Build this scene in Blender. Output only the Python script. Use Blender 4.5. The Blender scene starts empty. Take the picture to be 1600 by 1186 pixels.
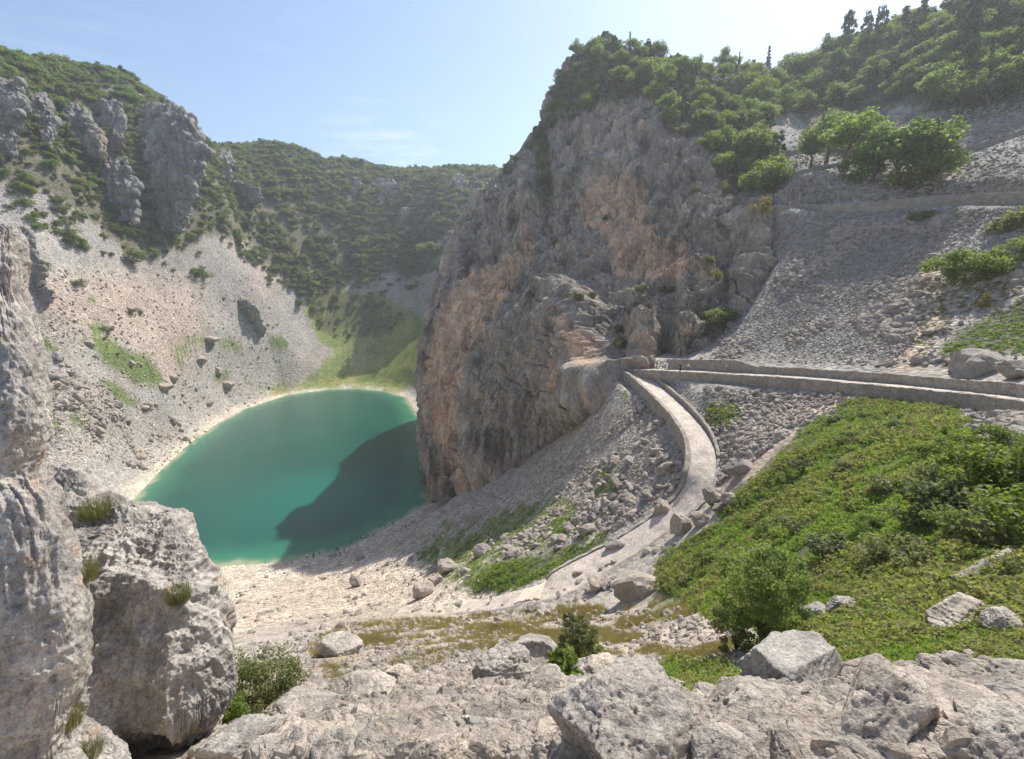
import bpy, bmesh, math, random
import numpy as np
from mathutils import Vector, Matrix
from mathutils.bvhtree import BVHTree
random.seed(7); rng = np.random.default_rng(7)
S = bpy.context.scene
COL = S.collection

# ------------------------------------------------------------------ camera, sky, sun, exposure
FPX = 733.0; PITCH = math.radians(11.0); LAKE_Z = -85.0
cam_d = bpy.data.cameras.new('camera'); cam_d.sensor_fit = 'HORIZONTAL'; cam_d.sensor_width = 36.0
cam_d.lens = 36.0*FPX/1600.0; cam_d.clip_start = 0.05; cam_d.clip_end = 6000
cam = bpy.data.objects.new('camera', cam_d); COL.objects.link(cam)
cam.rotation_euler = (math.radians(90)-PITCH, 0, 0); S.camera = cam

HAZE = 0.00023
SUN_AZ = math.radians(38.0)      # from +Y towards +X
SUN_EL = math.radians(50.5)
W = bpy.data.worlds.new('World'); S.world = W; W.use_nodes = True
wn = W.node_tree; wn.nodes.clear()
def N(nt, t, **kw):
    n = nt.nodes.new(t)
    for k, v in kw.items():
        if k.startswith('i_'):
            key = k[2:]; key = int(key) if key.isdigit() else key.replace('_', ' ')
            n.inputs[key].default_value = v
        else: setattr(n, k, v)
    return n
def L(nt, a, ai, b, bi): nt.links.new(a.outputs[ai], b.inputs[bi])
sky = N(wn, 'ShaderNodeTexSky', sky_type='NISHITA', sun_disc=False, sun_elevation=SUN_EL, sun_rotation=SUN_AZ,
        altitude=400.0, air_density=1.0, dust_density=1.2, ozone_density=2.0)
bg = N(wn, 'ShaderNodeBackground', i_Strength=0.105)
wo = N(wn, 'ShaderNodeOutputWorld')
# thin cirrus wisps, laid out by direction on the sky
geo = N(wn, 'ShaderNodeTexCoord')
mp = N(wn, 'ShaderNodeMapping'); mp.inputs['Scale'].default_value = (3.0, 3.0, 22.0); mp.inputs['Rotation'].default_value = (0, math.radians(-9), 0)
nz = N(wn, 'ShaderNodeTexNoise', i_Scale=3.0, i_Detail=6.0, i_Roughness=0.62)
L(wn, geo, 'Generated', mp, 'Vector'); L(wn, mp, 'Vector', nz, 'Vector')
cr = N(wn, 'ShaderNodeMapRange', i_1=0.47, i_2=0.72); L(wn, nz, 'Fac', cr, 0)
def dirmask(cx, cy, cz, r0, r1):
    d = N(wn, 'ShaderNodeVectorMath', operation='DISTANCE'); d.inputs[1].default_value = (cx, cy, cz)
    L(wn, geo, 'Generated', d, 0)
    m = N(wn, 'ShaderNodeMapRange', i_1=r0, i_2=r1, i_3=1.0, i_4=0.0); L(wn, d, 'Value', m, 0); return m
CLD = []
cp, sp = math.cos(PITCH), math.sin(PITCH)
def P(u, v, s):
    a = (u-800.0)/FPX; b = (593.0-v)/FPX
    return (a*s, (cp+b*sp)*s, (-sp+b*cp)*s)
def proj(X):
    X = np.asarray(X, float); x, y, z = X[..., 0], X[..., 1], X[..., 2]
    s = y*cp - z*sp; t = y*sp + z*cp; ok = s > 0.05; s = np.where(ok, s, 0.05)
    return 800+FPX*x/s, 593-FPX*t/s, ok
def dirn(u, v): 
    d = Vector(P(u, v, 1.0)); d.normalize(); return d
for (u, v, r0, r1, k) in ((590, 240, .01, .13, .42), (665, 222, .005, .07, .25), (445, 66, .0, .10, .10), (100, 75, .02, .2, .10)):
    c = dirn(u, v); m = dirmask(c.x, c.y, c.z, r0, r1)
    mm = N(wn, 'ShaderNodeMath', operation='MULTIPLY', i_1=k); L(wn, m, 0, mm, 0); CLD.append(mm)
acc = CLD[0]
for m in CLD[1:]:
    a = N(wn, 'ShaderNodeMath', operation='ADD'); L(wn, acc, 0, a, 0); L(wn, m, 0, a, 1); acc = a
cm = N(wn, 'ShaderNodeMath', operation='MULTIPLY'); L(wn, acc, 0, cm, 0); L(wn, cr, 0, cm, 1)
cmx = N(wn, 'ShaderNodeMix', data_type='RGBA'); cmx.inputs['B'].default_value = (6.2, 6.6, 7.2, 1)
L(wn, cm, 0, cmx, 'Factor'); L(wn, sky, 0, cmx, 'A'); L(wn, cmx, 'Result', bg, 'Color'); L(wn, bg, 0, wo, 'Surface')

sun_d = bpy.data.lights.new('sun', 'SUN'); sun_d.energy = 3.9; sun_d.angle = math.radians(0.53); sun_d.color = (1.0, 0.955, 0.88)
sun = bpy.data.objects.new('sun', sun_d); COL.objects.link(sun)
SUN_DIR = Vector((math.sin(SUN_AZ)*math.cos(SUN_EL), math.cos(SUN_AZ)*math.cos(SUN_EL), math.sin(SUN_EL)))
sun.rotation_euler = SUN_DIR.to_track_quat('Z', 'Y').to_euler(); sun.location = (0, 0, 300)
S.view_settings.view_transform = 'Standard'; S.view_settings.look = 'None'; S.view_settings.exposure = 0.85; S.view_settings.gamma = 1.0

S.cycles.volume_bounces = 2; S.cycles.max_bounces = 8; S.cycles.diffuse_bounces = 3; S.cycles.transmission_bounces = 4

# ------------------------------------------------------------------ numpy helpers
def _hash(ix, iy, iz):
    h = (ix*374761393 + iy*668265263 + iz*1274126177) & 0xFFFFFFFF
    h = ((h ^ (h >> 13))*1274126177) & 0xFFFFFFFF
    return ((h ^ (h >> 16)) & 0xFFFFFF)/float(0xFFFFFF)*2-1
def vnoise(x, y, z):
    x, y, z = np.broadcast_arrays(x, y, z)
    xi = np.floor(x).astype(np.int64); yi = np.floor(y).astype(np.int64); zi = np.floor(z).astype(np.int64)
    fx, fy, fz = x-xi, y-yi, z-zi
    fx = fx*fx*(3-2*fx); fy = fy*fy*(3-2*fy); fz = fz*fz*(3-2*fz)
    r = 0
    for dx in (0, 1):
        wx = fx if dx else 1-fx
        for dy in (0, 1):
            wy = fy if dy else 1-fy
            for dz in (0, 1):
                wz = fz if dz else 1-fz
                r = r + wx*wy*wz*_hash(xi+dx, yi+dy, zi+dz)
    return r
def fbm(x, y, z, oct=4, gain=.5, ridged=False, seed=0):
    a, f, r = 1.0, 1.0, 0.0
    for i in range(oct):
        n = vnoise(x*f+seed*17.3+i*5.1, y*f+seed*7.7, z*f+i*9.2)
        if ridged: n = 1-2*np.abs(n)
        r = r+a*n; a *= gain; f *= 2.03
    return r
def sstep(a, b, x):
    t = np.clip((x-a)/(b-a), 0, 1); return t*t*(3-2*t)
def blur(a, r):
    if r < 1: return a
    r = int(r)
    for ax in (0, 1):
        for _ in range(2):
            p = np.pad(a, [(r+1, r) if k == ax else (0, 0) for k in (0, 1)], mode='edge')
            c = np.cumsum(p, axis=ax)
            a = (np.take(c, range(2*r+1, c.shape[ax]), ax)-np.take(c, range(0, c.shape[ax]-2*r-1), ax))/(2*r+1)
    return a
RW, RH = 900, 700     # mask raster covers u -100..1700, v -100..1300
def poly_mask(polys, soft=4, val=1.0):
    m = np.zeros((RH, RW), np.float32)
    yy, xx = np.mgrid[0:RH, 0:RW]; X = xx*2.0-100; Y = yy*2.0-100
    for pl in polys:
        k = 1.0
        if isinstance(pl[-1], (int, float)): k = pl[-1]; pl = pl[:-1]
        ins = np.zeros(m.shape, bool); n = len(pl)
        for i in range(n):
            x0, y0 = pl[i]; x1, y1 = pl[(i+1) % n]
            if y0 == y1: continue
            c = ((y0 > Y) != (y1 > Y)) & (X < (x1-x0)*(Y-y0)/(y1-y0)+x0); ins ^= c
        m[ins] = np.maximum(m[ins], k)
    return blur(m, soft/2)
def samp(m, u, v):
    x = np.clip((u+100)/2, 0, RW-1.01); y = np.clip((v+100)/2, 0, RH-1.01)
    xi = x.astype(int); yi = y.astype(int); fx = x-xi; fy = y-yi
    return (m[yi, xi]*(1-fx)*(1-fy)+m[yi, xi+1]*fx*(1-fy)+m[yi+1, xi]*(1-fx)*fy+m[yi+1, xi+1]*fx*fy)
def grid_mesh(name, V, nu, nv, cols=None, smooth=True, attrs=None):
    """V (nu*nv,3) as grid of nu rows of nv"""
    me = bpy.data.meshes.new(name)
    i = np.arange((nu-1)*(nv-1)); r = i//(nv-1); c = i % (nv-1)
    a = r*nv+c; F = np.stack([a, a+1, a+nv+1, a+nv], 1)
    me.vertices.add(len(V)); me.vertices.foreach_set('co', V.astype(np.float32).ravel())
    me.loops.add(F.size); me.loops.foreach_set('vertex_index', F.astype(np.int32).ravel())
    me.polygons.add(len(F)); me.polygons.foreach_set('loop_start', (np.arange(len(F))*4).astype(np.int32))
    me.polygons.foreach_set('loop_total', np.full(len(F), 4, np.int32))
    me.polygons.foreach_set('use_smooth', np.full(len(F), smooth))
    me.update()
    if cols is not None: set_col(me, cols)
    for k, v in (attrs or {}).items():
        at = me.attributes.new(k, 'FLOAT', 'POINT'); at.data.foreach_set('value', v.astype(np.float32))
    return me, F
def set_col(me, cols):
    ca = me.color_attributes.new('alb', 'FLOAT_COLOR', 'POINT')
    c4 = np.ones((len(cols), 4), np.float32); c4[:, :3] = cols; ca.data.foreach_set('color', c4.ravel())
def raw_mesh(name, V, F, mats=(), smooth=False, mi=None):
    me = bpy.data.meshes.new(name)
    V = np.asarray(V, np.float32); F = np.asarray(F, np.int32); k = F.shape[1]
    me.vertices.add(len(V)); me.vertices.foreach_set('co', V.ravel())
    me.loops.add(F.size); me.loops.foreach_set('vertex_index', F.ravel())
    me.polygons.add(len(F)); me.polygons.foreach_set('loop_start', (np.arange(len(F))*k).astype(np.int32))
    me.polygons.foreach_set('loop_total', np.full(len(F), k, np.int32))
    me.polygons.foreach_set('use_smooth', np.full(len(F), smooth))
    for m in mats: me.materials.append(m)
    if mi is not None: me.polygons.foreach_set('material_index', np.asarray(mi, np.int32))
    me.update(); me.validate(); return me
def link(name, me, mat=None, parent=None, label=None, cat=None, group=None, kind=None, loc=None):
    o = bpy.data.objects.new(name, me); COL.objects.link(o)
    if mat is not None and me is not None and not me.materials: me.materials.append(mat)
    if parent is not None: o.parent = parent
    if loc is not None: o.location = loc
    if label: o['label'] = label
    if cat: o['category'] = cat
    if group: o['group'] = group
    if kind: o['kind'] = kind
    return o

# ------------------------------------------------------------------ materials
def new_mat(name):
    m = bpy.data.materials.new(name); m.use_nodes = True; nt = m.node_tree; nt.nodes.clear()
    out = N(nt, 'ShaderNodeOutputMaterial'); b = N(nt, 'ShaderNodeBsdfPrincipled', i_Roughness=0.9)
    b.inputs['Specular IOR Level'].default_value = 0.15
    L(nt, b, 0, out, 'Surface'); return m, nt, b
def noise(nt, vec, scale, detail=4, rough=.55, stretch=None, typ='n'):
    if stretch is not None:
        mp = N(nt, 'ShaderNodeMapping'); mp.inputs['Scale'].default_value = stretch
        nt.links.new(vec, mp.inputs['Vector']); vec = mp.outputs['Vector']
    if typ == 'n': n = N(nt, 'ShaderNodeTexNoise', i_Scale=scale, i_Detail=float(detail), i_Roughness=rough)
    else: n = N(nt, 'ShaderNodeTexVoronoi', i_Scale=scale, feature=typ)
    nt.links.new(vec, n.inputs['Vector']); return n.outputs[0]
def mrange(nt, src, a, b, c, d):
    m = N(nt, 'ShaderNodeMapRange', i_1=a, i_2=b, i_3=c, i_4=d); nt.links.new(src, m.inputs[0]); return m.outputs[0]
def math_(nt, op, a, b):
    m = N(nt, 'ShaderNodeMath', operation=op)
    for i, x in enumerate((a, b)):
        if isinstance(x, (int, float)): m.inputs[i].default_value = x
        else: nt.links.new(x, m.inputs[i])
    return m.outputs[0]
def mixc(nt, fac, a, b, blend='MIX'):
    m = N(nt, 'ShaderNodeMix', data_type='RGBA', blend_type=blend)
    for k, x in (('Factor', fac), ('A', a), ('B', b)):
        s = m.inputs[k] if k != 'Factor' else m.inputs[0]
        if isinstance(x, (int, float)): s.default_value = x
        elif isinstance(x, tuple): s.default_value = (*x, 1)
        else: nt.links.new(x, s)
    return m.outputs['Result']
def bump(nt, b, h, dist, strength=1.0):
    bp = N(nt, 'ShaderNodeBump', i_Strength=strength, i_Distance=dist); nt.links.new(h, bp.inputs['Height'])
    nt.links.new(bp.outputs[0], b.inputs['Normal']); return bp
def rock_mat(name, use_attr=True, base=(.36, .34, .32), scale=1.0, bdist=.3, stretch=(1, 1, 1), contrast=1.0, objc=False, streak=0.0, pits=True, crk=.8):
    """weathered limestone: base colour from attribute 'alb' (or base), several noise octaves, cracks, bump"""
    m, nt, b = new_mat(name); tc = N(nt, 'ShaderNodeTexCoord')
    if objc: vec = tc.outputs['Object']
    else: vec = N(nt, 'ShaderNodeNewGeometry').outputs['Position']
    n1 = noise(nt, vec, .35*scale, 8, .68, stretch); n2 = noise(nt, vec, 2.6*scale, 6, .7, stretch); n3 = noise(nt, vec, 11*scale, 4, .7, stretch)
    if use_attr:
        at = N(nt, 'ShaderNodeAttribute', attribute_name='alb'); col = at.outputs['Color']
    else:
        oi = N(nt, 'ShaderNodeObjectInfo')
        col = mixc(nt, oi.outputs['Random'], base, tuple(min(1, c*k) for c, k in zip(base, (1.22, 1.14, 1.06))))
    v1 = mrange(nt, n1, .3, .7, 1-.38*contrast, 1+.30*contrast); v2 = mrange(nt, n2, .3, .7, 1-.30*contrast, 1+.26*contrast); v3 = mrange(nt, n3, .3, .7, 1-.16*contrast, 1+.16*contrast)
    val = math_(nt, 'MULTIPLY', math_(nt, 'MULTIPLY', v1, v2), v3)
    if streak > 0:
        ns = noise(nt, vec, .5*scale, 6, .65, (1, 1, .13)); val = math_(nt, 'MULTIPLY', val, mrange(nt, ns, .35, .62, 1-streak, 1.08))
    if pits:
        vo = N(nt, 'ShaderNodeTexVoronoi', feature='DISTANCE_TO_EDGE', i_Scale=1.3*scale)
        dv = N(nt, 'ShaderNodeVectorMath', operation='ADD'); nn = N(nt, 'ShaderNodeTexNoise', i_Scale=1.5*scale, i_Detail=4.0)
        nt.links.new(vec, nn.inputs['Vector']); sc_ = N(nt, 'ShaderNodeVectorMath', operation='SCALE'); sc_.inputs['Scale'].default_value = 1.2/scale
        nt.links.new(nn.outputs['Color'], sc_.inputs[0]); nt.links.new(vec, dv.inputs[0]); nt.links.new(sc_.outputs[0], dv.inputs[1]); nt.links.new(dv.outputs[0], vo.inputs['Vector'])
        ck = mrange(nt, vo.outputs['Distance'], 0.0, .05, crk, 1.0); val = math_(nt, 'MULTIPLY', val, ck)
    lk = mrange(nt, noise(nt, vec, 5.0*scale, 7, .72, stretch), .53, .66, 1.0, 1-.42*contrast); val = math_(nt, 'MULTIPLY', val, lk)
    lw = mrange(nt, noise(nt, vec, 1.7*scale, 8, .75, (stretch[0]*1.1, stretch[1], stretch[2])), .56, .70, 1.0, 1.22); val = math_(nt, 'MULTIPLY', val, lw)
    c = mixc(nt, 1.0, col, val, 'MULTIPLY')
    # warm stains on part of the surface
    st = mrange(nt, noise(nt, vec, .9*scale, 5, .6), .56, .72, 0, .35); c = mixc(nt, st, c, mixc(nt, 1.0, c, (1.12, .98, .84), 'MULTIPLY'))
    nt.links.new(c, b.inputs['Base Color'])
    h = math_(nt, 'ADD', math_(nt, 'MULTIPLY', n1, 1.2), math_(nt, 'ADD', math_(nt, 'MULTIPLY', n2, .5), math_(nt, 'MULTIPLY', n3, .22)))
    if pits: h = math_(nt, 'ADD', h, math_(nt, 'MULTIPLY', ck, .25))
    bump(nt, b, h, bdist); return m
def ground_mat(name):
    """terrain: colour attribute + pebbles whose size follows the attribute 'grain'"""
    m, nt, b = new_mat(name); vec = N(nt, 'ShaderNodeNewGeometry').outputs['Position']
    col = N(nt, 'ShaderNodeAttribute', attribute_name='alb').outputs['Color']
    gr = N(nt, 'ShaderNodeAttribute', attribute_name='far').outputs['Fac']   # 0 near .. 1 far
    def layer(sc):
        vo = N(nt, 'ShaderNodeTexVoronoi', feature='F1', i_Scale=sc); nt.links.new(vec, vo.inputs['Vector'])
        n = noise(nt, vec, sc*.35, 6, .7)
        cc = N(nt, 'ShaderNodeSeparateColor'); nt.links.new(vo.outputs['Color'], cc.inputs[0])
        val = math_(nt, 'MULTIPLY', mrange(nt, cc.outputs[0], 0, 1, .66, 1.30), mrange(nt, n, .3, .7, .74, 1.26))
        h = math_(nt, 'SUBTRACT', n, math_(nt, 'MULTIPLY', vo.outputs['Distance'], .8))
        return val, h
    va, ha = layer(14.0); vb, hb = layer(1.4)
    fa = mrange(nt, gr, 0, 1, 1, 0); 
    val = math_(nt, 'ADD', math_(nt, 'MULTIPLY', va, fa), math_(nt, 'MULTIPLY', vb, gr))
    big = mrange(nt, noise(nt, vec, .06, 6, .6), .3, .7, .82, 1.16); val = math_(nt, 'MULTIPLY', val, big)
    mid = mrange(nt, noise(nt, vec, .5, 5, .7), .3, .7, .8, 1.2); val = math_(nt, 'MULTIPLY', val, mid)
    c = mixc(nt, 1.0, col, val, 'MULTIPLY'); nt.links.new(c, b.inputs['Base Color'])
    h = math_(nt, 'ADD', math_(nt, 'MULTIPLY', ha, math_(nt, 'MULTIPLY', fa, .06)), math_(nt, 'MULTIPLY', hb, math_(nt, 'MULTIPLY', gr, .6)))
    bump(nt, b, h, 1.0, .9); return m

# ------------------------------------------------------------------ terrain heights
CPX = [  # (u, v, depth along the view axis)
 (800,1186,3.3),(800,1130,4.6),(800,1060,8),(800,1000,16),(800,965,32),(600,1186,3.3),(600,1100,6),(600,1030,15),(500,1050,15),(500,1000,42),(400,1100,8),(420,1186,3.6),(400,1000,50),
 (300,1186,4.2),(200,1150,6),(250,1100,9),(700,1090,6.5),
 (1000,1186,3.0),(1000,1110,4.6),(1000,1060,8),(1000,1020,15),(1000,960,38),(1150,1000,14),(1200,1100,4.6),(1200,1060,6.5),(1200,1186,2.9),(1400,1186,2.8),(1400,1100,4.2),(1400,1040,6.2),(1600,1186,2.7),(1600,1100,4),(1600,1040,5.5),(1700,1186,2.7),
 (1300,1030,8),(1300,980,10.5),(1400,950,11.5),(1500,1000,8),(1500,900,13.5),(1200,900,24),(1300,800,30),(1300,880,22),(1600,900,12),(1600,830,15.5),(1600,750,21),(1600,680,29),(1400,700,38),(1400,800,24),(1500,650,41),(1500,750,26),(1700,800,15),(1700,700,25),(1800,800,13),
 (1160,700,62),(1200,640,69),(1300,640,58),(1150,800,50),(1100,860,46),(1050,900,46),(1000,930,47),(1400,640,52),(1250,700,50),
 # lower path
 (1100,700,68),(1115,745,63),(1060,790,62),(950,870,61),(850,925,60),(765,943,65),(665,948,77),(620,940,86),(985,580,108),(1060,650,80),(1030,615,93),
 # road
 (1134,583,85),(1250,588,74),(1400,600,60),(1500,610,51),(1600,622,44),
 # scree left of the path
 (1000,700,80),(1030,760,69),(900,750,98),(900,660,130),(800,850,90),(800,780,120),(700,850,117),(650,900,108),(700,780,158),(760,900,75),(600,950,85),(700,960,62),(600,900,112),
 (500,900,130),(400,950,100),(500,950,98),(400,900,135),(300,930,125),(200,900,125),(100,880,120),(0,900,120),
 # left slope
 (100,740,182),(150,800,170),(100,700,186),(250,700,238),(60,600,195),(60,450,215),(200,500,260),(200,600,240),(350,600,320),(350,500,350),(350,420,366),(200,400,286),(0,300,225),(0,500,200),(0,650,180),(0,750,165),(-150,500,175),(-150,700,150),(-150,300,205),
 (100,300,252),(100,230,270),(250,230,338),(250,330,320),(150,160,315),(0,95,275),(-150,60,240),(300,212,402),(320,260,405),(350,330,390),(450,400,450),(450,320,480),(450,240,525),(470,500,430),(550,540,450),(560,580,430),(650,540,430),(640,450,482),(560,440,490),(600,350,540),(700,400,482),(700,330,522),
 (560,264,582),(640,272,602),(760,268,590),(850,272,590),
 # right scree and hill
 (1200,545,92),(1060,566,111),(1100,556,107),(1140,512,114),(1160,482,118),(1186,440,122),(1193,400,128),(1193,360,135),(1150,545,99),(1300,500,88),(1300,400,106),(1200,450,112),(1450,500,72),(1450,400,89),(1600,500,60),(1600,400,76),(1210,325,126),(1300,320,116),(1450,312,101),(1600,302,86),(1750,400,62),(1750,300,75),(1750,550,43),
 (1300,240,152),(1220,240,158),(1500,245,125),(1600,210,112),(1600,150,136),(1400,150,176),(1250,170,210),(1210,125,255),(1300,85,232),(1400,50,212),(1500,20,192),(1600,-10,172),(1750,-40,150),(1750,150,120),
]
CW = [  # world points: lake bed, hidden hill body, plateaus
 (-100,250,-105),(-110,330,-100),(-70,200,-100),(-120,180,-98),(-100,290,-108),
 (0,200,-45),(-20,250,-60),(30,160,-20),(50,150,5),(20,240,40),(45,200,40),(60,240,85),(40,262,100),(80,270,104),(10,300,60),(30,330,85),(-40,320,-60),(-30,400,-20),(20,420,10),(0,480,22),(60,400,50),(110,320,112),(0,560,76),
 (-330,500,140),(-380,350,138),(-260,700,150),(-100,760,150),(50,720,120),(150,450,125),(220,320,122),(260,220,120),(250,80,100),(-420,200,120),(-300,120,70),(-330,250,118),
 (-300,900,140),(0,1100,140),(300,900,140),(400,500,125),(-600,600,130),(-700,300,125),(500,250,120),
 (0,0,-1.9),(1,-1,-1.5),(-2,0,-2.4),(3,1,-2.0),(0,1.5,-2.4),(10,-8,2),(-10,-8,0),(-20,5,-8),(-30,30,-28),(-60,40,-40),(25,5,-2),(45,10,0),(-8,4,-6),(70,30,2),
 (-90,90,-70),(-130,100,-60),(-150,60,-35),
]
CP3 = np.array([P(*c) for c in CPX]+CW, float)
def warp(x, y):
    r = np.sqrt(x*x+y*y)+.8; return np.stack([np.arctan2(x, y)*1.3, np.log(r)], -1), r
_w, _r = warp(CP3[:, 0], CP3[:, 1])
_g = CP3[:, 2]/_r
def _k(d2): return np.where(d2 > 1e-12, .5*d2*np.log(d2+1e-12), 0)
_n = len(_w); _D = ((_w[:, None]-_w[None])**2).sum(-1); _A = np.zeros((_n+3, _n+3))
_A[:_n, :_n] = _k(_D)+np.eye(_n)*2e-4; _A[:_n, _n] = 1; _A[:_n, _n+1:] = _w; _A[_n, :_n] = 1; _A[_n+1:, :_n] = _w.T
_c = np.linalg.solve(_A, np.concatenate([_g, np.zeros(3)]))
def h_rbf(x, y):
    sh = x.shape; x = x.ravel(); y = y.ravel(); out = np.empty(len(x)); 
    for i in range(0, len(x), 40000):
        w, r = warp(x[i:i+40000], y[i:i+40000])
        d2 = ((w**2).sum(1)[:, None]+(_w**2).sum(1)[None]-2*w@_w.T).clip(0)
        out[i:i+40000] = (_k(d2)@_c[:_n]+_c[_n]+w@_c[_n+1:])*r
    return out.reshape(sh)
SHORE_PX = [(200,790),(250,737),(300,690),(340,662),(380,640),(450,617),(510,609),(560,607),(600,611),(635,622),(655,655),(668,720),(672,785),(600,826),(560,848),(520,863),(460,875),(400,881),(320,886)]
SHORE = []
for (u, v) in SHORE_PX:
    d = P(u, v, 1.0); k = LAKE_Z/d[2]; SHORE.append((d[0]*k, d[1]*k))
SHORE += [(-118,128),(-140,138),(-152,155)]
# the lake reaches in under the foot of the cliff
SHW = np.array(SHORE)
def seg_dist(x, y, pts, closed=False):
    """distance to a polyline, index-parameter of nearest point"""
    best = np.full(x.shape, 1e18); par = np.zeros(x.shape); side = np.zeros(x.shape)
    n = len(pts); m = n if closed else n-1
    for i in range(m):
        a = pts[i]; b = pts[(i+1) % n]; dx, dy = b[0]-a[0], b[1]-a[1]; l2 = dx*dx+dy*dy+1e-12
        t = np.clip(((x-a[0])*dx+(y-a[1])*dy)/l2, 0, 1); px_, py_ = x-(a[0]+t*dx), y-(a[1]+t*dy); d = px_*px_+py_*py_
        u = d < best; best = np.where(u, d, best); par = np.where(u, i+t, par); side = np.where(u, np.sign(dx*(y-a[1])-dy*(x-a[0])), side)
    return np.sqrt(best), par, side
def inside(x, y, pts):
    r = np.zeros(x.shape, bool); n = len(pts)
    for i in range(n):
        x0, y0 = pts[i][:2]; x1, y1 = pts[(i+1) % n][:2]
        if y0 == y1: continue
        r ^= ((y0 > y) != (y1 > y)) & (x < (x1-x0)*(y-y0)/(y1-y0)+x0)
    return r
def catmull(pts, m):
    pts = np.asarray(pts, float); n = len(pts); t = np.linspace(0, n-1, m); i = np.clip(t.astype(int), 0, n-2); f = (t-i)[:, None]
    g = lambda k: pts[np.clip(k, 0, n-1)]
    p0, p1, p2, p3 = g(i-1), g(i), g(i+1), g(i+2)
    return .5*((2*p1)+(-p0+p2)*f+(2*p0-5*p1+4*p2-p3)*f*f+(-p0+3*p1-3*p2+p3)*f**3)
# paths: centre lines, (u, v, depth, half width)
def pxline(l): return np.array([(*P(u, v, s), w) for u, v, s, w in l])
LOWER = pxline([(985,577,112,2.0),(1010,596,102,1.9),(1048,630,86,1.8),(1080,665,75,1.75),(1097,700,68.5,1.75),(1096,740,64,1.75),(1080,775,62.5,1.8),(1040,812,62,2.0),(985,850,61.5,2.2),(925,884,61,2.4),(860,918,60,2.4),(815,932,62,2.3),(765,943,65,2.1),(720,949,69.5,1.9)])
ROAD = pxline([(925,572,121,1.2),(960,576,117,1.6),(990,577,112,2.0),(1060,579,98,1.8),(1134,583,86,1.6),(1250,590,74,1.6),(1400,603,60,1.5),(1500,613,51.5,1.5),(1600,625,44,1.5),(1720,640,38,1.5)])
UP1 = pxline([(1190,330,131,1.5),(1250,327,124,1.5),(1300,326,117,1.5),(1380,322,109,1.5),(1450,316,102,1.5),(1530,311,94,1.5),(1600,309,86,1.5),(1720,304,78,1.5)])
UP2 = pxline([(1215,303,136,1.2),(1250,302,134,1.2),(1300,292,136,1.2),(1360,288,134,1.2)])
UP3 = pxline([(1440,262,134,1.3),(1480,245,129,1.3),(1540,228,122,1.3),(1600,210,115,1.3),(1720,180,105,1.3)])
UP4 = pxline([(1195,243,158,1.3),(1230,241,157,1.3),(1300,238,160,1.3)])
PATHS = {k: catmull(v, 160) for k, v in dict(LOWER=LOWER, ROAD=ROAD, UP1=UP1, UP2=UP2, UP3=UP3, UP4=UP4).items()}
def height(x, y, detail=True):
    z = h_rbf(x, y); r = np.sqrt(x*x+y*y)
    # shore
    d, _, _ = seg_dist(x, y, SHW, True); ins = inside(x, y, SHW); sd = np.where(ins, -d, d)
    zs = LAKE_Z+np.where(sd > 0, .30*sd, .42*sd); w = sstep(26, 5, d); z = z*(1-w)+zs*w
    z = np.where(ins, np.minimum(z, LAKE_Z-.4-.0*d), z); z = np.where(~ins & (d > 1.5), np.maximum(z, LAKE_Z+.25), z)
    rough = 1.0
    if detail:
        sp_ = r*.006+.02; far = sstep(150, 260, r)*sstep(-70, -30, z)
        dz = 0
        for lam, a in ((60, 1.6), (28, .9), (13, .42), (6, .22), (3, .13), (1.5, .075), (.7, .045), (.33, .024), (.16, .012)):
            k = sstep(2.0, 4.5, lam/sp_)*sstep(0, 1, r/(lam*.6)); n = vnoise(x/lam+3.1*lam, y/lam, lam)
            if lam in (28, 13): n = n*(1+1.6*far)
            if lam <= 1.5: a = a*(.45+.55*sstep(8, 30, r))
            dz = dz+a*k*n
        dz = dz*sstep(0, 14, d)*np.where(ins, .3, 1); z = z+dz
    for k, pl in PATHS.items():
        m = (x > pl[:, 0].min()-12) & (x < pl[:, 0].max()+12) & (y > pl[:, 1].min()-12) & (y < pl[:, 1].max()+12)
        if not m.any(): continue
        xs, ys = x[m], y[m]; dd, par, side = seg_dist(xs, ys, pl[::2, :2]); par = np.clip(par*2, 0, 158.99)
        i = par.astype(int); f = par-i; pz = pl[i, 2]*(1-f)+pl[i+1, 2]*f; hw = pl[i, 3]*(1-f)+pl[i+1, 3]*f
        end = sstep(0, .01, 1)
        w = sstep(hw+3.0, hw+.4, dd); w2 = (dd < hw+.7)
        zz = z[m]; target = pz-.12; tt = par/159.0
        drop = dict(LOWER=2.3-1.7*tt, ROAD=1.7+0*tt, UP1=1.5+0*tt).get(k, 1.3+0*tt); up = dict(LOWER=0*tt-9, ROAD=1.0+0*tt, UP1=1.0+0*tt).get(k, .5+0*tt)
        wr = sstep(hw+6, hw+.6, dd); zz = np.where((side < 0) & (dd > hw+.15), zz*(1-wr)+np.minimum(zz, pz-drop)*wr, np.where((side > 0) & (dd > hw+.5) & (k != 'LOWER'), zz*(1-wr)+np.maximum(zz, pz+up)*wr, zz*(1-w)+target*w))
        z[m] = zz
    return z
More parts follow.
